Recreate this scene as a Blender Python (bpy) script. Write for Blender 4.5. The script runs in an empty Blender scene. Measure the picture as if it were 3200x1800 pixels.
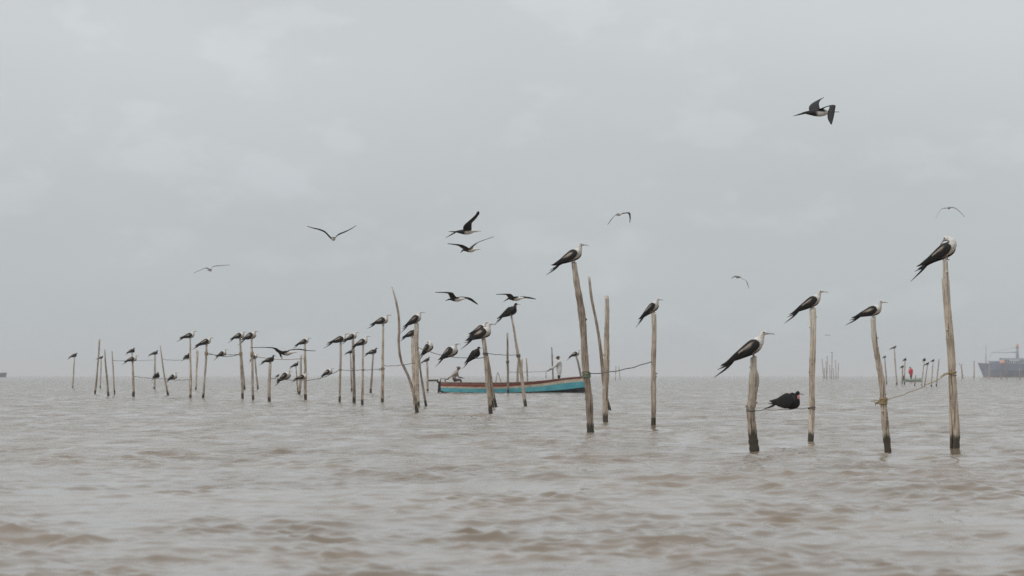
import bpy, math, random
import numpy as np
from mathutils import Vector, Matrix
random.seed(7); RNG = np.random.default_rng(11)
sc = bpy.context.scene
COL = sc.collection

# ------------------------------------------------------------------ camera
F = 11000.0      # focal length in pixels of the 3200 px wide photograph
H = 1.1          # eye height above the water
HY = 1173.0      # horizon row
CX = 1600.0
cam_d = bpy.data.cameras.new('camera'); cam = bpy.data.objects.new('camera', cam_d); COL.objects.link(cam)
cam.location = (0, 0, H); cam.rotation_euler = (math.radians(90), 0, 0)
cam_d.sensor_width = 36.0; cam_d.lens = 36.0 * F / 3200.0
cam_d.shift_y = (HY - 900.0) / 3200.0
cam_d.clip_start = 0.5; cam_d.clip_end = 90000.0
cam_d.dof.use_dof = True; cam_d.dof.focus_distance = 78.0; cam_d.dof.aperture_fstop = 5.0
sc.camera = cam

# ------------------------------------------------------------------ world
SUN_DIR = Vector((-0.62, -0.50, 0.95)).normalized()    # towards the veiled sun
world = bpy.data.worlds.new('World'); sc.world = world; world.use_nodes = True
nt = world.node_tree; N = nt.nodes; L = nt.links; N.clear()
def nd(tree, typ, **kw):
    n = tree.nodes.new(typ)
    for k, v in kw.items(): setattr(n, k, v)
    return n
out = nd(nt, 'ShaderNodeOutputWorld'); bg = nd(nt, 'ShaderNodeBackground'); bg.inputs['Strength'].default_value = 0.1
L.new(bg.outputs[0], out.inputs[0])
sky = nd(nt, 'ShaderNodeTexSky', sky_type='NISHITA'); sky.sun_disc = False
sky.sun_elevation = math.asin(SUN_DIR.z); sky.sun_rotation = math.atan2(SUN_DIR.x, SUN_DIR.y)
sky.air_density = 1.0; sky.dust_density = 3.0
tc = nd(nt, 'ShaderNodeTexCoord'); sep = nd(nt, 'ShaderNodeSeparateXYZ'); L.new(tc.outputs['Generated'], sep.inputs[0])
# overcast layer: grey, growing brighter from the horizon to the zenith
ramp = nd(nt, 'ShaderNodeValToRGB'); ramp.color_ramp.interpolation = 'EASE'
els = ramp.color_ramp.elements
els[0].position = 0.0; els[0].color = (0.480, 0.525, 0.545, 1)
els[1].position = 1.0; els[1].color = (0.86, 0.88, 0.89, 1)
e = els.new(0.035); e.color = (0.516, 0.556, 0.573, 1)
e = els.new(0.11); e.color = (0.618, 0.650, 0.668, 1)
e = els.new(0.30); e.color = (0.66, 0.685, 0.70, 1)
L.new(sep.outputs['Z'], ramp.inputs[0])
def noise(tree, scale, detail, rough=0.55, vec=None, dims='3D'):
    n = nd(tree, 'ShaderNodeTexNoise'); n.noise_dimensions = dims
    n.inputs['Scale'].default_value = scale; n.inputs['Detail'].default_value = detail; n.inputs['Roughness'].default_value = rough
    if vec is not None: tree.links.new(vec, n.inputs['Vector'])
    return n
def mapr(tree, src, a, b, c, d, smooth=True):
    m = nd(tree, 'ShaderNodeMapRange'); m.interpolation_type = 'SMOOTHSTEP' if smooth else 'LINEAR'
    for i, v in zip((1, 2, 3, 4), (a, b, c, d)): m.inputs[i].default_value = v
    tree.links.new(src, m.inputs[0]); return m.outputs[0]
def math2(tree, op, a, b):
    m = nd(tree, 'ShaderNodeMath', operation=op)
    for i, v in enumerate((a, b)):
        if isinstance(v, (int, float)): m.inputs[i].default_value = v
        else: tree.links.new(v, m.inputs[i])
    return m.outputs[0]
mp = nd(nt, 'ShaderNodeMapping'); mp.inputs['Scale'].default_value = (9, 9, 22); mp.inputs['Location'].default_value = (1.3, 0.4, 0.2); L.new(tc.outputs['Generated'], mp.inputs[0])
n1 = noise(nt, 1.0, 6, 0.52, mp.outputs[0])
mp2 = nd(nt, 'ShaderNodeMapping'); mp2.inputs['Scale'].default_value = (24, 24, 46); mp2.inputs['Location'].default_value = (4.1, 0.0, 1.7); L.new(tc.outputs['Generated'], mp2.inputs[0])
n2 = noise(nt, 1.0, 7, 0.55, mp2.outputs[0])
c1 = mapr(nt, n1.outputs['Fac'], 0.3, 0.72, 0.972, 1.032)
c2 = mapr(nt, n2.outputs['Fac'], 0.52, 0.63, 0.997, 1.06)
cl = math2(nt, 'MULTIPLY', c1, c2)
vm = nd(nt, 'ShaderNodeVectorMath', operation='SCALE'); L.new(ramp.outputs[0], vm.inputs[0]); L.new(math2(nt, 'MULTIPLY', cl, 10.0), vm.inputs['Scale'])
mix = nd(nt, 'ShaderNodeMix', data_type='RGBA'); mix.inputs[0].default_value = 0.95
L.new(sky.outputs[0], mix.inputs[6]); L.new(vm.outputs[0], mix.inputs[7])
L.new(mix.outputs[2], bg.inputs[0])

# ------------------------------------------------------------------ sun (veiled by cloud)
sun_d = bpy.data.lights.new('sun', 'SUN'); sun_d.energy = 0.9; sun_d.angle = math.radians(16); sun_d.color = (1.0, 0.95, 0.88)
sun = bpy.data.objects.new('sun', sun_d); COL.objects.link(sun); sun.location = (-30, -20, 40)
sun.rotation_euler = SUN_DIR.to_track_quat('Z', 'Y').to_euler()

sc.view_settings.view_transform = 'Standard'; sc.view_settings.look = 'None'
sc.view_settings.exposure = 0.0; sc.view_settings.gamma = 1.0; sc.view_settings.use_curve_mapping = False
sc.render.engine = 'CYCLES'
sc.cycles.use_denoising = True; sc.cycles.denoising_prefilter = 'NONE'; sc.cycles.use_adaptive_sampling = False
sc.cycles.max_bounces = 6; sc.cycles.volume_bounces = 1; sc.cycles.caustics_reflective = False; sc.cycles.caustics_refractive = False

# ------------------------------------------------------------------ helpers
def P(px, py, Y): return Vector(((px - CX) / F * Y, Y, H + (HY - py) / F * Y))
def dist(base): return H * F / (base - HY)

class MB:
    def __init__(self): self.v = []; self.f = []; self.m = []; self.c = {}
    def loft(self, rings, mat=0, cap=(True, True), closed=True, vc=None):
        b = len(self.v); n = len(rings[0])
        if vc:
            for i in range(len(rings)):
                for j in range(n): self.c[b + i*n + j] = vc(i/(len(rings)-1), 2*math.pi*j/n)
        for r in rings: self.v.extend([tuple(p) for p in r])
        for i in range(len(rings) - 1):
            for j in range(n if closed else n - 1):
                k = (j + 1) % n
                self.f.append((b + i*n + j, b + i*n + k, b + (i+1)*n + k, b + (i+1)*n + j))
                self.m.append(mat(i, j, n) if callable(mat) else mat)
        if cap[0]: self.f.append(tuple(b + j for j in range(n))[::-1]); self.m.append(mat(0, 0, n) if callable(mat) else mat)
        if cap[1]:
            o = b + (len(rings)-1)*n
            self.f.append(tuple(o + j for j in range(n))); self.m.append(mat(len(rings)-2, 0, n) if callable(mat) else mat)
    def tube(self, pts, rad, sides=8, mat=0, cap=(True, True)):
        pts = [Vector(p) for p in pts]
        if not hasattr(rad, '__len__'): rad = [rad]*len(pts)
        rings = []; ref = None
        for i, p in enumerate(pts):
            t = (pts[min(i+1, len(pts)-1)] - pts[max(i-1, 0)]).normalized()
            if ref is None:
                ref = Vector((0, 1, 0)) if abs(t.y) < 0.9 else Vector((1, 0, 0))
            a = (ref - t*ref.dot(t)).normalized(); ref = a; c = t.cross(a)
            rings.append([p + (a*math.cos(q) + c*math.sin(q))*rad[i] for q in [2*math.pi*j/sides for j in range(sides)]])
        self.loft(rings, mat, cap)
    def box(self, c, s, mat=0, rot=None):
        c = Vector(c); hx, hy, hz = s[0]/2, s[1]/2, s[2]/2
        vs = [Vector((x, y, z)) for x in (-hx, hx) for y in (-hy, hy) for z in (-hz, hz)]
        if rot is not None: vs = [rot @ v for v in vs]
        b = len(self.v); self.v.extend([tuple(c + v) for v in vs])
        for q in ((0,1,3,2),(4,6,7,5),(0,4,5,1),(2,3,7,6),(0,2,6,4),(1,5,7,3)):
            self.f.append(tuple(b + k for k in q)); self.m.append(mat)
    def mesh(self, name, mats, smooth=True):
        me = bpy.data.meshes.new(name); me.from_pydata(self.v, [], self.f)
        for m in mats: me.materials.append(m)
        me.polygons.foreach_set('material_index', self.m)
        if smooth: me.polygons.foreach_set('use_smooth', [True]*len(self.f))
        me.update()
        if self.c:
            at = me.attributes.new('plumage', 'FLOAT_COLOR', 'POINT')
            at.data.foreach_set('color', [x for k in range(len(self.v)) for x in (*self.c.get(k, C_BLACK), 1.0)])
        return me
    def build(self, name, mats, parent=None, loc=None, smooth=True):
        if not isinstance(mats, (list, tuple)): mats = [mats]
        if loc is not None and parent is None:
            loc = Vector(loc); self.v = [tuple(Vector(v) - loc) for v in self.v]
        o = bpy.data.objects.new(name, self.mesh(name, mats, smooth)); COL.objects.link(o)
        if parent is not None: o.parent = parent
        elif loc is not None: o.location = loc
        return o
def tag(o, label=None, cat=None, group=None, kind=None):
    for k, v in (('label', label), ('category', cat), ('group', group), ('kind', kind)):
        if v: o[k] = v
    return o
def spl(pts, n):
    """Catmull-Rom through the rows of pts, n samples."""
    p = np.array(pts, float)
    if len(p) < 3:
        t = np.linspace(0, 1, n)[:, None]; return p[0] + (p[1]-p[0])*t
    q = np.vstack([2*p[0]-p[1], p, 2*p[-1]-p[-2]])
    d = np.linalg.norm(np.diff(p[:, :2], axis=0), axis=1) + 1e-6; s = np.concatenate([[0], np.cumsum(d)]); s /= s[-1]
    o = []
    for t in np.linspace(0, 1, n):
        i = min(int(np.searchsorted(s, t, 'right')) - 1, len(p)-2); u = (t - s[i])/(s[i+1]-s[i])
        a, b, c, e = q[i], q[i+1], q[i+2], q[i+3]
        o.append(0.5*((2*b) + (c-a)*u + (2*a-5*b+4*c-e)*u*u + (3*b-a-3*c+e)*u**3))
    return np.array(o)

# ------------------------------------------------------------------ materials
def pmat(name, col, rough=0.7, var=0.0, scale=8.0, spec=0.5, col2=None, bump=0.0):
    m = bpy.data.materials.new(name); m.use_nodes = True; t = m.node_tree; b = t.nodes['Principled BSDF']
    b.inputs['Base Color'].default_value = (*col, 1); b.inputs['Roughness'].default_value = rough
    b.inputs['Specular IOR Level'].default_value = spec
    if var or col2:
        c = nd(t, 'ShaderNodeTexCoord'); n = noise(t, scale, 5, 0.6, c.outputs['Object'])
        mx = nd(t, 'ShaderNodeMix', data_type='RGBA')
        a2 = col2 if col2 else tuple(min(1, x*(1+var)) for x in col); a1 = col if col2 else tuple(x*(1-var) for x in col)
        mx.inputs[6].default_value = (*a1, 1); mx.inputs[7].default_value = (*a2, 1)
        t.links.new(mapr(t, n.outputs['Fac'], 0.32, 0.68, 0, 1), mx.inputs[0]); t.links.new(mx.outputs[2], b.inputs['Base Color'])
        if bump:
            bp = nd(t, 'ShaderNodeBump'); bp.inputs['Strength'].default_value = bump; bp.inputs['Distance'].default_value = 0.01
            t.links.new(n.outputs['Fac'], bp.inputs['Height']); t.links.new(bp.outputs[0], b.inputs['Normal'])
    return m

def wood(name, a, b, dark):
    """weathered stake: long grain, blotches, droppings near the top (attribute fromtop), wet band at the waterline"""
    m = bpy.data.materials.new(name); m.use_nodes = True; t = m.node_tree; B = t.nodes['Principled BSDF']
    c = nd(t, 'ShaderNodeTexCoord'); oi = nd(t, 'ShaderNodeObjectInfo')
    off = nd(t, 'ShaderNodeVectorMath', operation='ADD'); t.links.new(c.outputs['Object'], off.inputs[0])
    cb = nd(t, 'ShaderNodeCombineXYZ'); rr = math2(t, 'MULTIPLY', oi.outputs['Random'], 37.0)
    for i in range(3): t.links.new(rr, cb.inputs[i])
    t.links.new(cb.outputs[0], off.inputs[1])
    mg = nd(t, 'ShaderNodeMapping'); mg.inputs['Scale'].default_value = (45, 45, 2.2); t.links.new(off.outputs[0], mg.inputs[0])
    g = noise(t, 1.0, 5, 0.6, mg.outputs[0])
    bl = noise(t, 3.2, 4, 0.6, off.outputs[0])
    m1 = nd(t, 'ShaderNodeMix', data_type='RGBA'); m1.inputs[6].default_value = (*a, 1); m1.inputs[7].default_value = (*b, 1)
    t.links.new(mapr(t, math2(t, 'ADD', g.outputs['Fac'], math2(t, 'MULTIPLY', bl.outputs['Fac'], 0.9)), 0.72, 1.14, 0, 1), m1.inputs[0])
    # dark cracks
    mc = nd(t, 'ShaderNodeMapping'); mc.inputs['Scale'].default_value = (30, 30, 1.1); t.links.new(off.outputs[0], mc.inputs[0])
    cr = noise(t, 1.6, 3, 0.5, mc.outputs[0])
    m2 = nd(t, 'ShaderNodeMix', data_type='RGBA'); m2.inputs[7].default_value = (*dark, 1); t.links.new(m1.outputs[2], m2.inputs[6])
    t.links.new(mapr(t, cr.outputs['Fac'], 0.55, 0.66, 0, 0.85), m2.inputs[0])
    # droppings
    at = nd(t, 'ShaderNodeAttribute'); at.attribute_name = 'fromtop'
    m3 = nd(t, 'ShaderNodeMix', data_type='RGBA'); m3.inputs[7].default_value = (0.66, 0.63, 0.57, 1); t.links.new(m2.outputs[2], m3.inputs[6])
    dn = math2(t, 'MULTIPLY', mapr(t, at.outputs['Fac'], 0.0, 0.75, 1.0, 0.0), mapr(t, g.outputs['Fac'], 0.38, 0.62, 0.0, 0.85))
    t.links.new(dn, m3.inputs[0])
    # wet, weedy foot
    geo = nd(t, 'ShaderNodeNewGeometry'); sp = nd(t, 'ShaderNodeSeparateXYZ'); t.links.new(geo.outputs['Position'], sp.inputs[0])
    hz = math2(t, 'ADD', sp.outputs['Z'], math2(t, 'MULTIPLY', math2(t, 'SUBTRACT', bl.outputs['Fac'], 0.5), 0.35))
    hz = math2(t, 'ADD', hz, math2(t, 'MULTIPLY', oi.outputs['Random'], 0.12))
    m4 = nd(t, 'ShaderNodeMix', data_type='RGBA'); m4.inputs[7].default_value = (0.055, 0.048, 0.036, 1); t.links.new(m3.outputs[2], m4.inputs[6])
    hz = math2(t, 'ADD', hz, math2(t, 'MULTIPLY', math2(t, 'SUBTRACT', g.outputs['Fac'], 0.5), 0.22))
    t.links.new(mapr(t, hz, 0.24, 0.35, 0.93, 0.0), m4.inputs[0])
    hv = nd(t, 'ShaderNodeHueSaturation'); t.links.new(m4.outputs[2], hv.inputs['Color'])
    t.links.new(mapr(t, oi.outputs['Random'], 0, 1, 0.78, 1.15, False), hv.inputs['Value'])
    t.links.new(hv.outputs[0], B.inputs['Base Color'])
    B.inputs['Roughness'].default_value = 0.85; B.inputs['Specular IOR Level'].default_value = 0.25
    bp = nd(t, 'ShaderNodeBump'); bp.inputs['Strength'].default_value = 0.7; bp.inputs['Distance'].default_value = 0.012
    t.links.new(g.outputs['Fac'], bp.inputs['Height']); t.links.new(bp.outputs[0], B.inputs['Normal'])
    return m
W_PALE = wood('peeled_wood', (0.335, 0.27, 0.205), (0.62, 0.54, 0.445), (0.10, 0.078, 0.058))
W_BARK = wood('bark_wood', (0.19, 0.15, 0.118), (0.42, 0.345, 0.28), (0.075, 0.058, 0.045))
W_GREY = wood('grey_wood', (0.25, 0.205, 0.165), (0.50, 0.43, 0.355), (0.09, 0.07, 0.055))

C_BLACK = (0.014, 0.013, 0.0135); C_BROWN = (0.028, 0.022, 0.019); C_BAR = (0.58, 0.50, 0.42); C_WHITE = (0.74, 0.715, 0.685)
C_GREYU = (0.15, 0.15, 0.152); C_GREYD = (0.035, 0.036, 0.04)
def mixc(a, b, t): t = max(0.0, min(1.0, t)); return tuple(x + (y-x)*t for x, y in zip(a, b))
def sstep(a, b, x): t = max(0.0, min(1.0, (x-a)/(b-a))); return t*t*(3-2*t)
def plumage():
    m = bpy.data.materials.new('plumage'); m.use_nodes = True; t = m.node_tree; B = t.nodes['Principled BSDF']
    a = nd(t, 'ShaderNodeAttribute'); a.attribute_name = 'plumage'; c = nd(t, 'ShaderNodeTexCoord')
    mp_ = nd(t, 'ShaderNodeMapping'); mp_.inputs['Scale'].default_value = (18, 40, 40); mp_.inputs['Rotation'].default_value = (0, 0.55, 0); t.links.new(c.outputs['Object'], mp_.inputs[0])
    n = noise(t, 1.6, 4, 0.6, mp_.outputs[0])
    sc_ = nd(t, 'ShaderNodeVectorMath', operation='SCALE'); t.links.new(a.outputs['Color'], sc_.inputs[0]); t.links.new(mapr(t, n.outputs['Fac'], 0.3, 0.7, 0.62, 1.25), sc_.inputs['Scale'])
    t.links.new(sc_.outputs[0], B.inputs['Base Color']); B.inputs['Roughness'].default_value = 0.62; B.inputs['Specular IOR Level'].default_value = 0.3
    bp = nd(t, 'ShaderNodeBump'); bp.inputs['Strength'].default_value = 0.6; bp.inputs['Distance'].default_value = 0.01
    t.links.new(n.outputs['Fac'], bp.inputs['Height']); t.links.new(bp.outputs[0], B.inputs['Normal']); return m
M_PLUM = plumage()
M_BILL = pmat('grey_bill', (0.24, 0.235, 0.24), 0.5, 0.15, 40)
M_EYE = pmat('dark_eye', (0.01, 0.01, 0.01), 0.2)
M_FOOT = pmat('pinkish_foot', (0.36, 0.25, 0.22), 0.6, 0.2, 40)
M_POUCH = pmat('pink_pouch', (0.62, 0.20, 0.24), 0.55, col2=(0.72, 0.33, 0.36), scale=40)
M_ROPE = pmat('grey_rope', (0.13, 0.125, 0.115), 0.9, 0.3, 60)
M_ROPEY = pmat('straw_rope', (0.36, 0.27, 0.15), 0.9, 0.3, 60)
M_ROPEG = pmat('green_rope', (0.115, 0.155, 0.11), 0.85, col2=(0.21, 0.26, 0.19), scale=40)
M_ROPEO = pmat('orange_cord', (0.36, 0.26, 0.18), 0.85, 0.3, 50)

# ------------------------------------------------------------------ sea
def build_sea():
    rows = [-6000, -1500, -300, -60, -12, 2.0]
    y = 13.0; rows.append(y)
    while y < 60: y *= 1.0021; rows.append(y)
    while y < 350: y *= 1.0020; rows.append(y)
    while y < 1000: y *= 1.005; rows.append(y)
    while y < 40000: y *= 1.05; rows.append(y)
    ys = np.array(rows); nr = len(ys)
    cen = np.linspace(-1, 1, 640); grow = 1.35 ** np.arange(1, 13)
    us = np.concatenate([-grow[::-1], cen, grow]); nc = len(us)
    hw = 0.185*np.abs(ys) + 2.5
    X = us[None, :]*hw[:, None]; Y = np.repeat(ys[:, None], nc, 1)
    dy = np.abs(np.gradient(ys))[:, None]*np.ones((1, nc)); dx = np.abs(np.gradient(X, axis=1))
    Z = np.zeros_like(X); DX = np.zeros_like(X); DY = np.zeros_like(X)
    rng = np.random.default_rng(5)
    lam = np.exp(np.linspace(math.log(0.09), math.log(9), 112))
    gust = np.zeros_like(X)                     # patches of steeper chop between smoother water
    for l in (1.1, 1.5, 2.1, 2.9, 4.0, 5.5, 8.0, 13.0, 22.0):
        for _ in range(2):
            a_ = rng.uniform(0, 2*math.pi); k_ = 2*math.pi/l
            w_ = np.clip(l/(2.5*dy) - 1, 0, 1)
            gust += w_*np.sin(k_*(math.cos(a_)*X + 0.55*math.sin(a_)*Y) + rng.uniform(0, 6.28))
    gust = np.clip(0.90 + 0.16*gust, 0.45, 1.5)
    for l in lam:
        ang = math.radians(246) + rng.normal(0, math.radians(58 if l < 0.7 else 44))
        k = 2*math.pi/l*(1 + rng.uniform(-0.03, 0.03))
        st = 0.0365*(1.0 if l < 0.30 else (0.30/l)**0.66 if l < 2.6 else 0.24*(2.6/l)**0.7) * (0.9 if l < 0.14 else 1.0)
        a = st/k
        w = np.clip(2*(l/(2.0*dy) - 1), 0, 1)*np.clip(2*(l/(2.0*dx) - 1), 0, 1)
        sel = w.max(axis=1) > 0
        i0 = np.where(sel)[0]
        if len(i0) == 0: continue
        s = slice(i0[0], i0[-1]+1)
        ph = k*(math.cos(ang)*X[s] + math.sin(ang)*Y[s]) + rng.uniform(0, 2*math.pi)
        A = a*w[s]*(gust[s] if l < 1.6 else 1.0)
        Z[s] += A*np.cos(ph)
        DX[s] -= A*math.cos(ang)*np.sin(ph)*1.2; DY[s] -= A*math.sin(ang)*np.sin(ph)*1.2
    co = np.stack([X + DX, Y + DY, Z], -1).reshape(-1, 3)
    i = np.arange(nr*nc).reshape(nr, nc)
    q = np.stack([i[:-1, :-1], i[:-1, 1:], i[1:, 1:], i[1:, :-1]], -1).reshape(-1, 4)
    me = bpy.data.meshes.new('sea'); me.vertices.add(len(co)); me.vertices.foreach_set('co', co.astype(np.float32).ravel())
    me.loops.add(q.size); me.loops.foreach_set('vertex_index', q.astype(np.int32).ravel())
    me.polygons.add(len(q)); me.polygons.foreach_set('loop_start', np.arange(0, q.size, 4, dtype=np.int32))
    me.polygons.foreach_set('use_smooth', np.ones(len(q), bool)); me.update(calc_edges=True)
    m = bpy.data.materials.new('silty_sea'); m.use_nodes = True; t = m.node_tree; B = t.nodes['Principled BSDF']
    g = nd(t, 'ShaderNodeNewGeometry')
    big = noise(t, 0.22, 3, 0.5, g.outputs['Position'])
    mx = nd(t, 'ShaderNodeMix', data_type='RGBA'); mx.inputs[6].default_value = (0.175, 0.132, 0.091, 1); mx.inputs[7].default_value = (0.220, 0.171, 0.124, 1)
    t.links.new(mapr(t, big.outputs['Fac'], 0.35, 0.65, 0, 1), mx.inputs[0]); t.links.new(mx.outputs[2], B.inputs['Base Color'])
    B.inputs['Roughness'].default_value = 0.06; B.inputs['IOR'].default_value = 1.33
    mp = nd(t, 'ShaderNodeMapping'); mp.inputs['Scale'].default_value = (2.4, 3.4, 3.0); mp.inputs['Rotation'].default_value = (0, 0, 0.4)
    t.links.new(g.outputs['Position'], mp.inputs[0])
    r1 = noise(t, 1.0, 6, 0.62, mp.outputs[0])
    bp = nd(t, 'ShaderNodeBump'); bp.inputs['Strength'].default_value = 0.45; bp.inputs['Distance'].default_value = 0.03
    t.links.new(r1.outputs['Fac'], bp.inputs['Height']); t.links.new(bp.outputs[0], B.inputs['Normal'])
    rest = np.clip((dy - 0.07)/0.8, 0, 1)**0.7
    at = me.attributes.new('unresolved', 'FLOAT', 'POINT'); at.data.foreach_set('value', rest.astype(np.float32).ravel())
    av = nd(t, 'ShaderNodeAttribute'); av.attribute_name = 'unresolved'     # chop finer than the mesh goes into the relief
    ms = nd(t, 'ShaderNodeMapping'); ms.inputs['Scale'].default_value = (1.1, 0.24, 1.0); ms.inputs['Rotation'].default_value = (0, 0, 0.12)
    t.links.new(g.outputs['Position'], ms.inputs[0]); sn = noise(t, 1.0, 6, 0.66, ms.outputs[0])      # cat's-paws: streaks of rougher and smoother water
    t.links.new(math2(t, 'MULTIPLY', mapr(t, av.outputs['Fac'], 0, 1, 0.015, 0.75, False), mapr(t, sn.outputs['Fac'], 0.38, 0.64, 0.10, 2.4)), bp.inputs['Distance'])
    me.materials.append(m)
    o = bpy.data.objects.new('sea', me); COL.objects.link(o)
    tag(o, 'choppy silty brown-grey sea reaching to the horizon', None, None, 'structure')
build_sea()

# ------------------------------------------------------------------ haze
def build_haze():
    mb = MB(); mb.box((0, 20000, 30 - 1.5), (44000, 56000, 61))
    m = bpy.data.materials.new('sea_haze'); m.use_nodes = True; t = m.node_tree; t.nodes.clear()
    o = nd(t, 'ShaderNodeOutputMaterial'); v = nd(t, 'ShaderNodeVolumePrincipled')
    v.inputs['Color'].default_value = (0.92, 0.955, 1.0, 1); v.inputs['Density'].default_value = 0.00015; v.inputs['Anisotropy'].default_value = 0.0
    t.links.new(v.outputs[0], o.inputs['Volume'])
    h = mb.build('haze', m, smooth=False); tag(h, 'pale haze hanging in the air over the sea', None, None, 'stuff')
build_haze()

# ------------------------------------------------------------------ stakes
POLE = {}
def pole(key, pts, w, mat, label, base=None, group='wooden stakes driven into the sea bed', name='wooden_stake', branch=None, rough=1.0):
    """pts: picture points from the top down to the waterline; stands at the distance of its waterline"""
    by = base if base else pts[-1][1]
    Y = dist(by); s = F / Y
    if not hasattr(w, '__len__'): w = [w, w]
    ww = np.interp(np.linspace(0, 1, len(pts)), np.linspace(0, 1, len(w)), w)
    rows = [(P(x, y, Y).x, P(x, y, Y).z, q/2/s) for (x, y), q in zip(pts, ww)]
    big = max(w) > 12
    n = max(6, int(18 if not big else 44)); sides = 8 if not big else 14
    r = spl(rows, n)
    d = r[-1, :2] - r[-3, :2]; d /= np.linalg.norm(d)
    if base:   # the foot is hidden: carry the stake on down to the water
        k = (r[-1, 1] + 0.5)/max(0.1, -d[1]); tail = [r[-1, 0] + d[0]*k, -0.5, r[-1, 2]]
    else:
        tail = [r[-1, 0] + d[0]*0.6, r[-1, 1] - 0.6, r[-1, 2]]
    r = np.vstack([r, tail])
    rs = random.Random(key); lean = rs.uniform(-0.05, 0.05)
    pts3 = []; rad = []
    zt = r[0, 1]
    j1, j2 = rs.uniform(0, 6), rs.uniform(0, 6)
    for i, (x, z, q) in enumerate(r):
        wob = q*0.09*rough
        pts3.append(Vector((x + wob*math.sin(j1 + z*4.1), Y + lean*(z) + wob*math.sin(j2 + z*3.3), z)))
        rad.append(q*(1 + 0.025*math.sin(j2 + z*7.0) + rs.uniform(-0.06, 0.06)*rough))
    base3 = Vector((pts3[-1].x, pts3[-1].y, 0.0))
    mb = MB()
    # gnarled loft: each ring slightly out of round
    rings = []
    for i, p in enumerate(pts3):
        t = (pts3[min(i+1, len(pts3)-1)] - pts3[max(i-1, 0)]).normalized()
        a = (Vector((0, 1, 0)) - t*t.y).normalized(); c = t.cross(a); rg = []
        for j in range(sides):
            q = 2*math.pi*j/sides
            rr = rad[i]*(1 + 0.07*math.sin(2*q + j1 + p.z*1.7) + 0.05*math.sin(3*q + j2 - p.z*2.3))
            v = p + (a*math.cos(q) + c*math.sin(q))*rr
            if i == 0: v.z += rad[i]*0.55*math.sin(q + j2)      # slanting cut
            rg.append(v)
        rings.append(rg)
    mb.loft(rings)
    if big:
        for kk in range(rs.randint(3, 6)):        # sawn-off twigs
            i = rs.randint(2, len(pts3) - 8); q = rs.uniform(math.pi*.9, math.pi*2.1); d3 = Vector((math.cos(q), math.sin(q)*.6, rs.uniform(.1, .7))).normalized(); rr = rad[i]*rs.uniform(.28, .5)
            mb.tube([pts3[i] + d3*rad[i]*.4, pts3[i] + d3*rad[i]*1.0, pts3[i] + d3*rad[i]*rs.uniform(1.15, 1.6)], [rr*1.3, rr, rr*.75], 7)
    if branch:
        bp, bw = branch
        rb = spl([(P(x, y, Y).x, P(x, y, Y).z, q/2/s) for (x, y), q in zip(bp, bw)], 16)
        mb.tube([Vector((x, Y + rad[0]*0.6, z)) for x, z, q in rb], [q for x, z, q in rb], 10)
    o = mb.build(name, mat, loc=base3)
    at = o.data.attributes.new('fromtop', 'FLOAT', 'POINT')
    at.data.foreach_set('value', [max(0.0, zt - (v.co.z + base3.z)) for v in o.data.vertices])
    tag(o, label, 'pole', group)
    POLE[key] = dict(o=o, Y=Y, top=pts3[0].copy(), s=s, pts=pts3, rad=rad)
    return o
def on_pole(key, py):
    """axis point and radius of a stake at a picture row"""
    q = POLE[key]; z = H + (HY - py)/F*q['Y']
    for a, b, ra, rb in zip(q['pts'], q['pts'][1:], q['rad'], q['rad'][1:]):
        if a.z >= z >= b.z:
            t = (a.z - z)/(a.z - b.z + 1e-9); return a.lerp(b, t), ra + (rb-ra)*t
    return q['pts'][0].copy(), q['rad'][0]
def wrap(key, py, mat, turns=4, thick=None, tails=0, name='rope_lashing', label=None):
    """turns of cord bound round a stake: a part of the stake"""
    c, r = on_pole(key, py); o = POLE[key]['o']; th = thick or 0.012
    mb = MB(); rs = random.Random(key + str(py))
    for k in range(turns):
        z = (k - (turns-1)/2)*th*1.5; tl = rs.uniform(-0.5, 0.5)
        pts = [c + Vector((math.cos(q)*(r*1.05 + th*0.6), math.sin(q)*(r*1.05 + th*0.6), z + tl*r*math.cos(q + k))) for q in np.linspace(0, 2*math.pi, 15)]
        mb.tube(pts, th, 6)
    for k in range(tails):
        a = c + Vector((-r, -r*0.8, rs.uniform(-.02, .02))); pts = [a]
        for i in range(5): pts.append(pts[-1] + Vector((rs.uniform(-0.04, 0.005), rs.uniform(-.01, .01), rs.uniform(-0.03, 0.015))))
        mb.tube(pts, th*0.6, 5)
    inv = o.location
    mb.v = [tuple(Vector(v) - inv) for v in mb.v]
    k = mb.build(name, mat, parent=o)
    if label: k['label'] = label
    return k

S = pole
# --- the left-hand rows, from the lone outer stake inwards
S('p1', [(232,1117),(230,1165),(227,1212)], 4, W_GREY, 'short lone stake standing apart at the outer left end of the rows')
S('p2', [(311,1059),(307,1120),(302,1180),(297,1232)], [5,6], W_GREY, 'tall bare stake leaning over a shorter one, second from the left end')
S('p3', [(316,1122),(315,1170),(313,1213)], 4, W_GREY, 'short stake half hidden between the tall bare stakes at the left end')
S('p4', [(327,1092),(331,1150),(336,1200),(339,1238)], [4.5,7], W_GREY, 'bare dark-topped stake just right of the tallest at the left end')
S('p5', [(350,1097),(353,1150),(358,1233)], [3.5,5], W_PALE, 'thin pale bare stake where the first rope starts at the left')
S('p6', [(412,1104),(414,1132),(416,1180),(417,1239)], [3.5,7,9], W_PALE, 'stake holding two birds one above the other, near the left rope')
S('p7', [(484,1110),(484,1160),(483,1216)], [5,6], W_PALE, 'stake beside the slanting bare stake, with a bird on top')
S('p8', [(500,1080),(507,1130),(516,1190),(526,1237)], [3.5,7], W_GREY, 'slanting bare stake leaning left beside a bird on a rope')
S('p9', [(594,1059),(595,1120),(596,1180),(595,1246)], [5,8], W_PALE, 'straight stake with a flat-lying bird on top and another behind')
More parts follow.
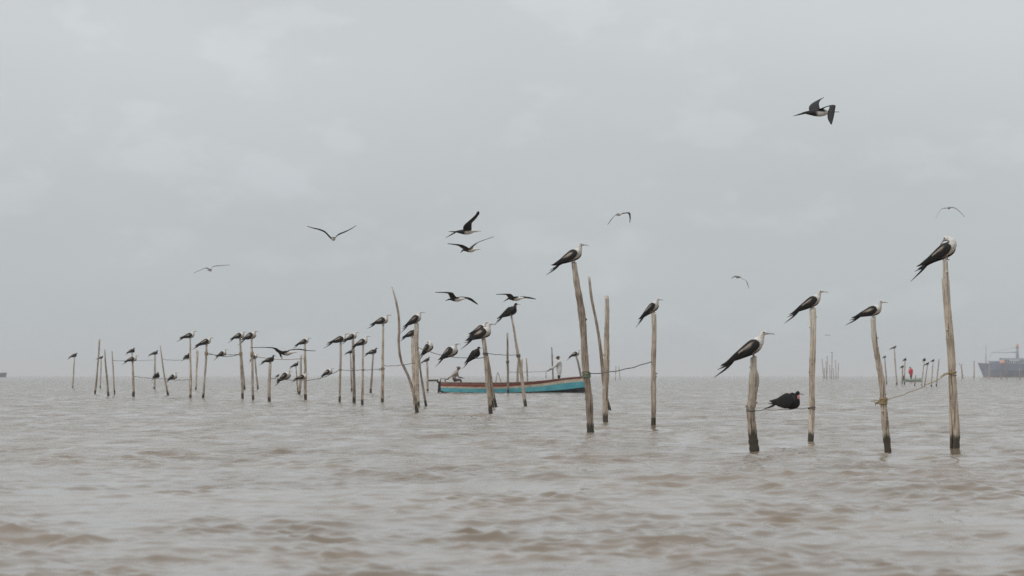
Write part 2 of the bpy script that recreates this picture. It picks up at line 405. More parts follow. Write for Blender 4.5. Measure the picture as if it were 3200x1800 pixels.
S('p10', [(617,1093),(615,1150),(612,1218)], [8,5], W_PALE, 'pale bare stake right behind the neighbouring bird-topped pair')
S('p11', [(646,1079),(643,1140),(638,1200),(634,1246)], [6,8], W_PALE, 'stake with a rope lashing where the bird-carrying rope begins')
S('p12', [(750,1060),(752,1110),(755,1180),(758,1247)], [6,8], W_PALE, 'stake with orange lashing at the far end of the bird-carrying rope')
S('p12b', [(755,1112),(760,1165),(765,1218)], [5,6], W_GREY, 'short stake tucked behind the orange-lashed stake')
S('p13', [(786,1061),(788,1120),(789,1190),(791,1250)], [6,8.5], W_GREY, 'stake with a bold pale-barred bird on top beside the orange-lashed one')
S('p13b', [(797,1122),(801,1170),(806,1217)], [5,6], W_GREY, 'low stake behind, bearing a white-breasted bird')
S('p14', [(844,1134),(842,1190),(841,1257)], [8,11], W_GREY, 'thick short stake below the bird that glides with open wings')
S('p15', [(925,1146),(928,1190),(932,1226)], [3,5], W_GREY, 'thin short stake left of the doubled pale stakes')
S('p16', [(953,1077),(954,1130),(954,1190),(955,1249)], [7,10], W_PALE, 'pale stake with a bird on top, front one of a doubled pair')
S('p16b', [(941,1110),(940,1170),(935,1233)], [7,8], W_PALE, 'pale bare stake leaning behind the front one of a doubled pair')
S('p17', [(1065,1073),(1064,1130),(1063,1190),(1061,1256)], [6,8], W_PALE, 'stake with a thin lashing under a low-stretched bird')
S('p18', [(1103,1062),(1105,1130),(1106,1190),(1107,1259)], [8,10], W_BARK, 'brown stake carrying the highest bird of three neighbours')
S('p18b', [(1095,1106),(1097,1160),(1099,1223)], [4,5], W_BARK, 'thin dark stake hiding just behind the brown one')
S('p19', [(1135,1080),(1134,1140),(1133,1200),(1132,1265)], [5.5,8.5], W_PALE, 'slim stake carrying a bird right of the brown stake')
S('p20', [(1166,1108),(1163,1160),(1158,1228)], [5,7], W_GREY, 'short thin leaning stake behind, with a small dark bird')
S('p21', [(1197,1015),(1197,1080),(1196,1160),(1195,1258)], [7,8,10], W_PALE, 'tall straight stake next to the crooked one, bird on top')
S('p22', [(1226,898),(1238,940),(1246,985),(1247,1040),(1246,1075),(1255,1130),(1272,1165),(1287,1210),(1298,1255),(1304,1291)], [4,8,8,9,11], W_BARK, 'long crooked bare stake bowed to the left', rough=1.5)
S('p23', [(1302,1010),(1301,1080),(1303,1170),(1305,1272)], [13,14,13], W_PALE, 'thick pale stake behind the foot of the crooked stake')
S('p23b', [(1289,1055),(1290,1120),(1293,1190),(1296,1262)], [8,10], W_PALE, 'pale shorter stake pressed against the thick pale one')
S('p24', [(1309,1100),(1314,1160),(1322,1215),(1332,1271)], [6,8], W_BARK, 'thin dark slanting stake at the foot of the thick pale stake')
S('p25', [(1335,1131),(1336,1175),(1336,1223)], [6,7], W_GREY, 'short stake near the stern of the painted boat')
S('p26', [(1512,1060),(1517,1110),(1524,1190),(1533,1295)], [12,13,13], W_PALE, 'stout leaning stake in front of the painted boat with two birds')
S('p26b', [(1520,1095),(1529,1150),(1538,1210),(1550,1272)], [7,9], W_BARK, 'thinner dark stake leaning behind the stout one before the boat')
S('p27', [(1598,988),(1605,1025),(1613,1075),(1620,1110),(1630,1180),(1643,1270)], [6,9,10], W_PALE, 'long curved stake before the boat with an all-black bird on top', rough=1.4)
S('p28', [(1586,1040),(1586,1100),(1587,1160),(1588,1230)], [6,7], W_BARK, 'bare upright stake right against the side of the boat')
S('p29', [(1619,1130),(1618,1160),(1617,1196)], [7,8], W_GREY, 'short stake seen behind the boat, left one of three', base=1222)
S('p29b', [(1630,1122),(1630,1160),(1629,1196)], [8,6], W_PALE, 'flat-topped short stake seen behind the boat, middle one of three', base=1220)
S('p30', [(1645,1119),(1647,1155),(1649,1196)], [3.5,5], W_GREY, 'thin short stake seen behind the boat, right one of three', base=1216)
S('p31', [(1555,1163),(1551,1182),(1549,1200)], [2.5,3], W_GREY, 'left leg of the crossed sticks standing beyond the boat', base=1210)
S('p31b', [(1556,1163),(1562,1182),(1567,1200)], [2.5,3], W_GREY, 'right leg of the crossed sticks standing beyond the boat', base=1210)
S('p32', [(1724,1085),(1726,1130),(1729,1196)], [4,5], W_BARK, 'thin upright stake beside the man in white, beyond the boat', base=1220)
S('p33b', [(1801,1114),(1808,1140),(1819,1190),(1827,1226)], [6,7], W_BARK, 'slanting stake behind the bow, topped by a bird')
S('p33', [(1793,822),(1802,880),(1812,940),(1819,1000),(1826,1080),(1832,1160),(1838,1230),(1842,1300),(1846,1352)], [15,20,22,23,22,22], W_BARK, 'tall thick bark-covered stake by the bow with green rope', rough=1.3)
S('p34', [(1841,866),(1849,930),(1864,1010),(1877,1090),(1884,1170),(1893,1230),(1906,1283)], [8,9,10,10], W_BARK, 'long thin dark bare stake crossing behind a pale one')
S('p35', [(1896,927),(1897,1000),(1896,1100),(1893,1200),(1892,1322)], [13,16,17,16], W_PALE, 'pale bare stake with a dark chipped tip', rough=1.3)
S('p36', [(2043,978),(2044,1060),(2043,1150),(2042,1240),(2042,1336)], [14,16,17,15], W_PALE, 'straight pale stake standing alone right of the bare pair')
S('p37', [(2354,1117),(2353,1150),(2353,1185),(2349,1240),(2346,1285),(2350,1320),(2354,1352),(2360,1408)], [18,21,30,27,25,23,27,29], W_PALE, 'short thick whitish stake bulging below its top', rough=1.8,
  branch=([(2366,1174),(2364,1196),(2359,1230),(2354,1270)], [7,12,13,10]))
S('p38', [(2541,966),(2541,1060),(2539,1150),(2537,1250),(2533,1378)], [19,18,19,20,20], W_PALE, 'straight pale stake behind the black bird with the pink throat')
S('p39', [(2728,994),(2733,1060),(2747,1150),(2754,1195),(2760,1260),(2768,1330),(2776,1407)], [17,18,19,19,21,21], W_PALE, 'bent stake wrapped with frayed straw rope', rough=1.3)
S('p40', [(2950,814),(2953,870),(2961,960),(2969,1060),(2975,1160),(2982,1260),(2988,1340),(2986,1405)], [18,20,20,20,22,24], W_PALE, 'tallest stake of all, at the right, tied to the straw rope', rough=1.3,
  branch=([(2946,870),(2953,960),(2962,1060),(2968,1160),(2972,1280),(2975,1425)], [6,8,9,9,10,11]))

wrap('p11', 1105, M_ROPEO, 5, 0.022); wrap('p12', 1106, M_ROPEO, 5, 0.022); wrap('p13', 1107, M_ROPEO, 6, 0.022)
wrap('p17', 1155, M_ROPEO, 2, 0.014); wrap('p18', 1150, M_ROPEO, 2, 0.014); wrap('p19', 1156, M_ROPEO, 2, 0.014); wrap('p21', 1152, M_ROPEO, 3, 0.014, 3)
wrap('p28', 1131, M_ROPE, 4, 0.025); wrap('p27', 1112, M_ROPE, 4, 0.016); wrap('p26', 1106, M_ROPE, 3, 0.014)
wrap('p33', 1172, M_ROPEG, 6, 0.010, 0, label='green rope wound round the stake')
wrap('p37', 1282, M_ROPE, 2, 0.008); wrap('p38', 1276, M_ROPE, 2, 0.007)
wrap('p39', 1253, M_ROPEY, 6, 0.010, 5, label='frayed straw-coloured lashing'); wrap('p40', 1166, M_ROPEY, 3, 0.010, 2)

# --- far stakes on the right, seen over the open water
far = 'thin far stakes on the horizon'
S('f1', [(2765,1119),(2768,1160),(2771,1200)], [3,4], W_GREY, 'thin far stake just right of the straw-roped bent stake', group=far)
S('f2', [(2795,1090),(2798,1140),(2803,1202)], [3.5,5], W_PALE, 'tallest of the far stakes, topped by a dark bird', group=far)
S('f3', [(2828,1128),(2827,1165),(2827,1201)], [3,4], W_PALE, 'far stake left of the figure in red, small bird on top', group=far)
S('f4', [(2820,1150),(2820,1175),(2819,1199)], [4,4], W_GREY, 'short far stake beside the boat of the figure in red', group=far)
S('f5', [(2861,1172),(2860,1190),(2858,1207)], [3,3.5], W_GREY, 'stubby far stake just right of the figure in red', group=far)
S('f6', [(2888,1130),(2884,1165),(2880,1206)], [3,4], W_PALE, 'far leaning stake with a bird facing the camera', group=far)
S('f7', [(2898,1141),(2894,1175),(2889,1208)], [3,4], W_GREY, 'far stake close right of the leaning one, smaller bird on top', group=far)
S('f8', [(2916,1131),(2913,1170),(2910,1209)], [3,4.5], W_PALE, 'pale far stake midway between small birds and tallest near stake', group=far)
S('f9', [(2934,1122),(2930,1165),(2926,1208)], [3,4], W_PALE, 'far bare stake nearest to the tallest near stake', group=far)
S('f10', [(3003,1140),(3006,1160),(3008,1182)], [3.5,5], W_PALE, 'far stake with two small birds, between the tallest stake and the ship', group=far)
S('f11', [(3044,1131),(3044,1155),(3044,1182)], [2.5,3], W_GREY, 'far stake with one small bird close to the bow of the ship', group=far)
S('f12', [(3091,1131),(3091,1155),(3091,1183)], [2.5,3], W_PALE, 'far stake with a small bird, seen against the hull of the ship', group=far)
S('f13', [(3130,1160),(3129,1170),(3128,1184)], [2.5,3], W_GREY, 'short bare far stake below the orange lifeboat of the ship', group=far)
S('f14', [(3147,1138),(3147,1160),(3146,1184)], [2.5,3], W_GREY, 'thin bare far stake in front of the deckhouse of the ship', group=far)
S('f15', [(3187,1152),(3187,1170),(3187,1186)], [3,3], W_GREY, 'dark bare far stake at the picture edge before the ship', group=far)
CLL = [o_ + ' in the distant cluster on the horizon' for o_ in ('leftmost stake, leaning left,', 'short stake second from the left', 'third stake from the left', 'bird-topped fourth stake from the left', 'fifth stake, just left of the tallest,', 'tallest stake', 'shortest stake, just right of the tallest,', 'second stake from the right', 'rightmost stake')]
for k, (a, b, x1, y1) in enumerate([(2569,1125,2574,1182),(2576,1150,2577,1182),(2581,1127,2583,1182),(2586,1116,2584,1183),(2592,1140,2594,1183),(2600,1103,2599,1184),(2604,1150,2606,1183),(2611,1128,2613,1183),(2620,1133,2619,1182)]):
    S('c%d' % k, [(a, b), ((a+x1)/2, (b+y1)/2), (x1, y1)], [2, 2.6], W_GREY, CLL[k], group='distant cluster of stakes')
for k, (a, b, x1, y1) in enumerate([(1925,1143,1923,1186),(1934,1146,1938,1186)]):
    S('d%d' % k, [(a, b), ((a+x1)/2, (b+y1)/2), (x1, y1)], [2, 2.4], W_GREY, ('left', 'right')[k] + ' one of two thin distant stakes beyond the rope from the green knot', group='two distant thin stakes')

# ------------------------------------------------------------------ ropes
def rope(a, b, sag, r, mat, label, tw=0.0, n=22):
    pts = []
    for t in np.linspace(0, 1, n):
        p = a.lerp(b, t); p.z -= sag*4*t*(1-t); p.z += 0.006*math.sin(t*23 + a.x); pts.append(p)
    mb = MB(); mb.tube(pts, r, 6)
    o = mb.build('rope', mat, loc=pts[0]); tag(o, label, 'rope', 'ropes strung between the stakes'); return pts
def tie(key, py, side): c, r = on_pole(key, py); return c + Vector((side*r*0.9, -r*0.5, 0))
ROPE = {}
ROPE['r1'] = rope(tie('p5',1127,1), tie('p7',1125,-1), 0.03, 0.014, M_ROPE, 'thin rope running behind the stake with two stacked birds')
ROPE['r1c'] = rope(tie('p8',1183,1), tie('p9',1186,-1), 0.05, 0.014, M_ROPE, 'low rope from the slanting bare stake with a bird perched on it')
ROPE['r2'] = rope(tie('p11',1102,1), tie('p12',1107,-1), 0.14, 0.016, M_ROPE, 'rope between two orange lashings with one bird perched on it')
ROPE['r2b'] = rope(tie('p11',1108,1), tie('p12',1107,-1), 0.02, 0.014, M_ROPE, 'second tighter rope between the same two orange lashings')
ROPE['r3'] = rope(tie('p13',1112,1), tie('p16',1120,-1), 0.10, 0.014, M_ROPEO, 'slack orange line above the thick short stake')
ROPE['r4'] = rope(tie('p14',1182,1), tie('p16',1188,-1), 0.03, 0.014, M_ROPE, 'low rope from the thick short stake with two birds on it')
ROPE['r5'] = rope(tie('p16',1188,1), tie('p17',1156,-1), 0.10, 0.014, M_ROPE, 'rope rising to the thinly lashed stake with one bird on it')
ROPE['r6'] = rope(tie('p17',1156,1), tie('p19',1156,-1), 0.02, 0.012, M_ROPE, 'thin rope passing behind the brown stake')
ROPE['r6b'] = rope(tie('p19',1156,1), tie('p21',1152,-1), 0.02, 0.012, M_ROPE, 'thin rope ending at the tall stake next to the crooked one')
ROPE['r7'] = rope(tie('p21',1143,1), tie('p23',1134,-1), 0.04, 0.012, M_ROPE, 'thin rope crossing behind the crooked stake')
ROPE['r8'] = rope(tie('p23',1086,1), tie('p26',1118,-1), 0.13, 0.012, M_ROPE, 'long rope above the boat stern with three birds on it')
ROPE['r9'] = rope(tie('p26',1105,1), tie('p27',1109,-1), 0.02, 0.011, M_ROPE, 'short tight rope between the stout stake and the curved stake')
ROPE['r11'] = rope(tie('p33',1168,1), tie('p36',1130,-1), 0.05, 0.010, M_ROPE, 'rope from the green knot to the lone straight stake')
ROPE['r12'] = rope(tie('p37',1282,1), tie('p38',1275,-1), 0.008, 0.0052, M_ROPE, 'tight dark rope under the black bird with the pink throat')
ROPE['r13'] = rope(tie('p39',1250,1), tie('p40',1165,-1), 0.035, 0.0062, M_ROPEY, 'straw-coloured rope rising to the tallest stake')
def on_rope(key, px):
    pts = ROPE[key]
    best = min(pts, key=lambda p: abs(p.x/p.y*F + CX - px))
    for a, b in zip(pts, pts[1:]):
        xa, xb = a.x/a.y*F + CX, b.x/b.y*F + CX
        if min(xa, xb) <= px <= max(xa, xb): return a.lerp(b, (px - xa)/(xb - xa + 1e-9))
    return best

# ------------------------------------------------------------------ perched birds
BM = [M_PLUM]
def rot2(x, z, a, px=0.0, pz=0.05):
    c, s = math.cos(a), math.sin(a); x -= px; z -= pz
    return px + c*x - s*z, pz + s*x + c*z
def bird_mesh(tilt, plum, pose, rs, fat=1.0, detail=False):
    """one perched bird, feet at the origin, facing +x; the body is tilted, the head kept level"""
    a = math.radians(tilt); mb = MB()
    body = [(-.36,-.045,.018,.014),(-.26,.010,.040,.034),(-.15,.070,.064,.060),(-.05,.126,.080,.080),(.03,.176,.086,.090),(.084,.228,.074,.078)]
    if pose == 'sit': body = [(x*(.92 if x < 0 else 1), z - .03, ry*1.42, rz*1.5) for x, z, ry, rz in body]
    body = [(x, z, ry*fat, rz*fat) for x, z, ry, rz in body]
    rows = [(*rot2(x, z, a), ry, rz) for x, z, ry, rz in body]
    bx, bz = rows[-1][0], rows[-1][1]
    if pose == 'preen':
        head = [(.006,.046,.056,.056),(-.030,.078,.042,.043),(-.068,.098,.035,.037),(-.100,.096,.034,.036),(-.126,.080,.025,.026),(-.140,.068,.013,.014)]
        bill0, bill1 = (-.133,.074), (-.185,.012)
    elif pose in ('hunch', 'sit'):
        head = [(.026,.032,.054,.056),(.038,.058,.042,.044),(.046,.084,.036,.039),(.068,.095,.036,.038),(.094,.089,.026,.026),(.112,.084,.013,.014)]
        bill0, bill1 = (.102,.086), (.222,.070)
    else:
        head = [(.024,.042,.048,.050),(.038,.078,.036,.039),(.046,.108,.034,.037),(.066,.122,.034,.036),(.092,.117,.026,.026),(.110,.112,.013,.014)]
        bill0, bill1 = (.100,.113), (.222,.104)
    up = rs.uniform(-.008, .012)
    rows += [(bx + x, bz + z + up, ry, rz) for x, z, ry, rz in head]
    n = 34; r = spl(rows, n); S_ = 14; rings = []
    for i in range(n):
        t = r[min(i+1, n-1), :2] - r[max(i-1, 0), :2]; t /= np.linalg.norm(t)
        rings.append([Vector((r[i,0] - t[1]*r[i,3]*math.cos(q), r[i,2]*math.sin(q), r[i,1] + t[0]*r[i,3]*math.cos(q))) for q in [2*math.pi*j/S_ for j in range(S_)]])
    edge = rs.uniform(-.04, .04) + (.19 if pose == 'preen' else 0)
    def bm(t, q):
        dors = math.cos(q)     # 1 on the back, -1 on the belly
        if plum == 'male': return C_BLACK
        base = mixc(C_BROWN, C_BLACK, sstep(-.4, .4, dors))
        if plum == 'white':
            w = max(sstep(.58 + edge, .68 + edge, t), sstep(.28, .38, t)*sstep(.42, .12, dors + (0.60 - t)*1.0))
            return mixc(base, C_WHITE, w)
        w = sstep(.36, .44, t)*sstep(.62, .56, t)*sstep(.1, -.2, dors)
        return mixc(base, C_WHITE, w*.9) if t < .62 else C_BROWN
    mb.loft(rings, vc=bm)
    # folded wings, the bend standing proud of the breast
    for sd in (-1, 1):
        d = rs.uniform(-.012, .016)
        w = [(.088,.222,.026,.070),(.070,.205,.060,.086),(.025,.172,.084,.094),(-.04,.125,.086,.092),(-.14,.066,.068,.080),(-.24,.010,.048,.060),(-.34,-.045+d,.028,.044),(-.42,-.088+d*1.5,.014,.034),(-.475,-.108+d*2,.004,.030)]
        wr = [(*rot2(x, z, a), b, yo) for x, z, b, yo in w]
        if pose == 'sit': wr = [(x, z - .015, b*1.4, yo*1.36) for x, z, b, yo in wr]
        wr = [(x, z, b*fat, yo*fat) for x, z, b, yo in wr]
        k = 34; q = spl(wr, k); SW = 22; rg = []
        for i in range(k):
            t = q[min(i+1, k-1), :2] - q[max(i-1, 0), :2]; t /= np.linalg.norm(t)
            th = 0.006 + 0.30*q[i,2]*0.9
            rg.append([Vector((q[i,0] + t[1]*q[i,2]*math.cos(p), sd*(q[i,3] + th*math.sin(p)*0.7), q[i,1] - t[0]*q[i,2]*math.cos(p))) for p in [2*math.pi*j/SW for j in range(SW)]])
        bc, bwid = rs.uniform(.26, .38), rs.uniform(.10, .17)
        def wm(t, p, plum=plum):
            if plum == 'male': return C_BLACK
            c, s_ = math.cos(p), math.sin(p)
            col = mixc(C_BLACK, C_BROWN, sstep(.0, .5, c)*sstep(.6, .3, t))
            wd = bwid*sstep(.05, .22, t)*sstep(.56, .30, t)
            b = sstep(wd + .12, max(0, wd - .06), abs(c - bc - .25*(t - .3))) if wd > .02 else 0
            return mixc(col, C_BAR, b*(1 if s_ > .05 else 0)*(.95 if plum == 'white' else .6))
        mb.loft(rg, vc=wm)
        if detail:      # loose scapulars and tertials that break the outline
            for h in range(7):
                xx, zz = -.02 - .045*h, .20 - .036*h
                x0, z0 = rot2(xx, zz - .03, a); ln = rs.uniform(.06, .10); an = a + math.radians(rs.uniform(24, 44)) + math.pi
                x1, z1 = x0 + math.cos(an)*ln, z0 + math.sin(an)*ln + rs.uniform(.0, .02); yy = sd*rs.uniform(.025, .06)
                rg = [[Vector((x0 + (x1-x0)*f_, yy + dy_*(1-f_*.9), z0 + (z1-z0)*f_ + dz_*(1-f_*.9))) for dy_, dz_ in ((.012,0),(0,.014),(-.012,0),(0,-.014))] for f_ in (0, .5, 1)]
                mb.loft(rg, vc=lambda t, p: C_BROWN)
    # forked tail: two long outer feathers
    for sd, (tx, tz) in ((-1, (-.57, -.305)), (1, (-.535, -.185))):
        x0, z0 = rot2(-.26, .005, a); x1, z1 = rot2(-.38, (-.035 + tz*0.36), a); x2, z2 = rot2(tx, tz + rs.uniform(-.02, .02), a)
        pts = spl([(x0, z0, .028), (x1, z1, .017), (x2, z2, .0025)], 10); rg = []
        for i in range(10):
            t = pts[min(i+1, 9), :2] - pts[max(i-1, 0), :2]; t /= np.linalg.norm(t); wv = pts[i, 2]
            rg.append([Vector((pts[i,0] - t[1]*wv*c, sd*(.012 + .002*i) + .006*s, pts[i,1] + t[0]*wv*c)) for c, s in ((1,0),(0,1),(-1,0),(0,-1))])
        mb.loft(rg, vc=lambda t, p: C_BLACK)
    eye = Vector((bx + head[3][0] + .008*(1 if pose != 'preen' else -1), 0, bz + head[3][1] + up + .008))
    b0 = Vector((bx + bill0[0], 0, bz + bill0[1] + up)); b1 = Vector((bx + bill1[0], 0, bz + bill1[1] + up))
    return mb, b0, b1, eye
BIRDS = 'frigatebirds perched on the stakes and ropes'
def bird(perch, tail, head, plum, label, pose='perch', yaw=-28, group=BIRDS, scale=None, tilt=None, off=(0, 0, 0)):
    if perch[0] == 'p': pos = POLE[perch[1]]['top'].copy()
    elif perch[0] == 'm': pos, _ = on_pole(perch[1], perch[2])
    else: pos = on_rope(perch[1], perch[2])
    pos = pos + Vector(off)
    s = F/pos.y; rs = random.Random(label); yaw += rs.uniform(-9, 9)
    if pose == 'perch' and s < 125 and rs.random() < .3: pose = 'hunch'
    cx = max(0.45, math.cos(math.radians(yaw)))
    dx, dz = (head[0]-tail[0])/cx/s, (tail[1]-head[1])/s
    th = math.degrees(math.atan2(dz, dx)); Ln = math.hypot(dx, dz)
    if tilt is None: tilt = max(-17, min(18, th - 41))
    if scale is None: scale = max(0.72, min(1.12, Ln/0.89))
    mb, b0, b1, eye = bird_mesh(tilt, plum, pose, rs, 1.16 if s < 125 else 1.0, s > 125)
    if s < 125 and group == BIRDS: scale = min(1.24, scale*1.17)
    o = mb.build('frigatebird', BM); o.location = pos + Vector((0, 0, 0.004)); o.scale = (scale,)*3; o.rotation_euler = (0, 0, math.radians(yaw))
    tag(o, label, 'bird', group)
    bl = MB(); d = (b1 - b0)
    pts = [b0, b0 + d*.35, b0 + d*.75 + Vector((0,0,.002)), b0 + d*.93 + Vector((0,0,.0)), b1 + Vector((0,0,-.014))]
    bl.tube(pts, [.0125, .0085, .006, .0065, .0022], 8); bl.build('bill', M_BILL, parent=o)
    ft = MB()
    for sd in (-1, 1):
        ft.tube([(-.012, sd*.03, .075), (0, sd*.03, .035), (.004, sd*.026, .006)], [.016, .009, .008], 7)
        for q in (-.6, 0, .6): ft.tube([(.0, sd*.026, .006), (.022*math.cos(q), sd*.026 + .022*math.sin(q), .009), (.040*math.cos(q), sd*.026 + .04*math.sin(q), -.004)], [.006, .005, .002], 5)
    ft.build('feet', M_FOOT, parent=o)
    if s > 120:
        for sd in (-1, 1):
            em = MB(); c = eye + Vector((0, sd*.036, 0)); em.tube([c + Vector((0, -sd*.006, 0)), c, c + Vector((0, sd*.004, 0))], [.011, .010, .004], 8); em.build('eye', M_EYE, parent=o)
    if plum == 'male':
        pm = MB(); c = b0 + Vector((-.026, 0, -.016)); k = 0.85 if pose == 'sit' else 0.62
        pm.tube([c, c + Vector((.002,0,-.02))*k, c + Vector((.004,0,-.05))*k, c + Vector((-.002,0,-.075))*k, c + Vector((-.008,0,-.09))*k], [.012*k, .026*k, .032*k, .024*k, .006], 10)
        pm.build('throat_pouch', M_POUCH, parent=o)
    return o
ROPE['r1d'] = rope(tie('p6',1176,1), tie('p8',1184,-1), 0.03, 0.012, M_ROPE, 'short low rope ending at the slanting bare stake')
ROPE['r1e'] = rope(tie('p8',1122,1), tie('p9',1122,-1), 0.06, 0.012, M_ROPE, 'upper rope between the slanting bare stake and the next stake')
S('p14b', [(868,1178),(868,1187),(867,1197)], [3,3.5], W_GREY, 'tiny far stake seen just right of the thick short stake', group=far)
S('p26c', [(1505,1040),(1514,1095),(1525,1180),(1541,1272)], [7,8], W_GREY, 'stake almost hidden behind the stout leaning stake before the boat')

W_, D_, M_ = 'white', 'dark', 'male'
bird(('p','p1'), (214,1122), (240,1106), D_, 'small bird alone on the outermost short stake')
bird(('p','p3'), (303,1121), (322,1114), D_, 'small bird tucked between the tall bare stakes at the left end')
bird(('p','p6'), (399,1106), (417,1095), D_, 'upper one of two birds on the same stake near the left rope', yaw=-50)
bird(('m','p6',1133), (380,1148), (420,1128), W_, 'lower one of two birds on the same stake near the left rope', off=(0.02,-0.08,0.02))
bird(('p','p7'), (468,1113), (497,1102), D_, 'bird level-backed on the stake beside the slanting bare stake')
bird(('r','r1d',489), (478,1176), (500,1166), D_, 'small bird low on the short rope by the slanting bare stake', yaw=-55)
bird(('r','r1c',543), (527,1183), (557,1158), W_, 'white-breasted bird on the low rope right of the slanting stake', yaw=-45)
bird(('p','p9'), (555,1058), (604,1041), W_, 'long-tailed bird crouching flat on its straight stake')
bird(('r','r1e',585), (573,1120), (592,1104), D_, 'dark bird on the upper rope partly behind the straight stake', yaw=-50)
bird(('p','p11'), (607,1091), (656,1060), W_, 'pale-barred bird above the first orange lashing')
bird(('r','r2',697), (677,1116), (709,1091), W_, 'bird alone on the rope between two orange lashings', yaw=-42)
bird(('p','p12'), (720,1068), (763,1042), W_, 'bird on the orange-lashed stake, left of a close pair')
bird(('p','p13'), (747,1077), (799,1038), W_, 'bird on the next stake, right of a close pair')
bird(('p','p13b'), (793,1127), (824,1094), W_, 'white-breasted bird on the low stake behind the close pair', yaw=-46)
bird(('p','p14'), (812,1141), (852,1119), D_, 'dark bird on the thick short stake')
bird(('p','p14b'), (860,1180), (874,1168), D_, 'tiny far bird right of the thick short stake', yaw=-35)
bird(('r','r4',895), (866,1207), (906,1167), W_, 'steeply sitting bird on the low rope, tail near the water', yaw=-42)
bird(('r','r4',946), (920,1191), (962,1172), W_, 'flat-lying bird on the low rope against the doubled stakes', pose='hunch')
bird(('p','p15'), (906,1154), (931,1136), D_, 'small dark bird on the thin short stake')
bird(('p','p16'), (924,1084), (966,1057), W_, 'bird on top of the doubled pale stakes')
bird(('r','r5',1028), (1007,1180), (1040,1152), W_, 'bird on the rising rope right of the doubled stakes', yaw=-44)
bird(('p','p17'), (1023,1084), (1080,1052), W_, 'low-stretched bird on the thinly lashed stake')
bird(('p','p18'), (1078,1064), (1117,1034), W_, 'bird on the brown stake, highest of three neighbours', yaw=-36)
bird(('p','p18b'), (1073,1111), (1097,1099), D_, 'dark bird half hidden behind the brown stake')
bird(('p','p19'), (1099,1091), (1146,1056), W_, 'bird on the slim stake right of the brown stake')
bird(('p','p20'), (1140,1114), (1176,1093), D_, 'dark bird on the short leaning stake')
bird(('p','p21'), (1154,1026), (1208,994), W_, 'bird on the tall straight stake left of the crooked one')
bird(('p','p23'), (1262,1028), (1313,977), W_, 'bird atop the thick pale stake right of the crooked one')
bird(('p','p23b'), (1250,1068), (1294,1036), D_, 'dark bird on the shorter pale stake, touching the crooked stake', off=(0,0,0.02))
bird(('r','r8',1341), (1313,1122), (1345,1072), W_, 'preening bird on the long rope, nearest the thick pale stake', pose='preen', yaw=-44)
bird(('r','r8',1412), (1372,1142), (1424,1087), W_, 'white-breasted bird in the middle of the long rope', yaw=-45)
bird(('r','r8',1487), (1457,1137), (1497,1082), M_, 'all-black bird at the boat end of the long rope', yaw=-35)
bird(('p','p25'), (1318,1145), (1343,1127), D_, 'small dark bird on the short stake by the boat stern')
bird(('p','p26'), (1453,1085), (1531,1025), W_, 'bird on top of the stout stake, lower of an overlapping pair')
bird(('p','p26c'), (1463,1050), (1515,1008), W_, 'bird behind the stout stake, upper of an overlapping pair')
bird(('p','p27'), (1551,1006), (1608,955), M_, 'all-black upright bird on the curved stake')
bird(('p','p33b'), (1762,1135), (1815,1094), W_, 'bird on the slanting stake behind the bow')
bird(('p','p33'), (1714,851), (1816,766), W_, 'pale-headed bird on the tall bark-covered stake', yaw=-24)
bird(('p','p36'), (1993,1024), (2054,944), W_, 'hunched white-breasted bird on the lone straight stake', pose='hunch', yaw=-44)
bird(('p','p37'), (2241,1172), (2382,1042), W_, 'large pale-headed bird on the whitish bulging stake', yaw=-20)
male = bird(('r','r12',2468), (2402,1262), (2490,1224), M_, 'black bird with a pink throat sitting on the tight rope', pose='sit', yaw=-46, scale=0.94, tilt=-26, off=(0,0,.012)); male.scale = (.78, .92, 1.0)
bird(('p','p38'), (2462,1001), (2563,911), W_, 'pale-headed bird on the stake behind the pink-throated one', yaw=-24)
bird(('p','p39'), (2642,1008), (2740,947), W_, 'pale-headed bird on the bent stake with straw rope', yaw=-30)
bird(('p','p40'), (2862,866), (2978,760), W_, 'preening bird with its head turned back on the tallest stake', pose='preen', yaw=-36, scale=1.0, tilt=-1, off=(.02,0,.0))
fb = 'small far birds on distant stakes'
bird(('p','f1'), (2758,1122), (2768,1113), D_, 'small far bird just right of the straw-roped bent stake', yaw=-55, group=fb)
bird(('p','f2'), (2775,1095), (2802,1079), D_, 'far dark bird on the tallest far stake', yaw=-20, group=fb)
bird(('p','f3'), (2821,1132), (2833,1124), D_, 'far bird facing the camera left of the figure in red', yaw=-75, group=fb)
bird(('p','f4'), (2815,1155), (2830,1144), D_, 'far bird on the short stake beside the figure in red', yaw=-60, group=fb)
bird(('p','f6'), (2880,1133), (2895,1125), D_, 'far bird on the leaning far stake', yaw=-75, group=fb)
bird(('p','f7'), (2890,1146), (2904,1136), D_, 'far bird just below and right of the leaning far stake', yaw=-60, group=fb)
bird(('p','f8'), (2910,1136), (2921,1127), D_, 'far bird on the pale far stake', yaw=-60, group=fb)
bird(('p','f10'), (2995,1142), (3004,1133), D_, 'left one of two small far birds sharing a stake', yaw=-50, group=fb, off=(-0.5,0,0.1))
bird(('p','f10'), (3003,1143), (3012,1135), D_, 'right one of two small far birds sharing a stake', yaw=-50, group=fb, off=(0.45,0,-0.1))
bird(('p','f11'), (3038,1135), (3048,1126), D_, 'small far bird close to the bow of the ship', yaw=-60, group=fb)
bird(('p','f12'), (3083,1136), (3097,1127), D_, 'small far bird seen against the hull of the ship', yaw=-40, group=fb)
for k in (0, 3, 5, 7): bird(('p','c%d' % k), (0, 8), (8, 0), D_, 'tiny bird on the ' + {0: 'leftmost', 3: 'fourth', 5: 'tallest', 7: 'second last'}[k] + ' stake of the distant cluster', yaw=-50 + k*4, group='tiny birds on the distant cluster', scale=0.9, tilt=-8)

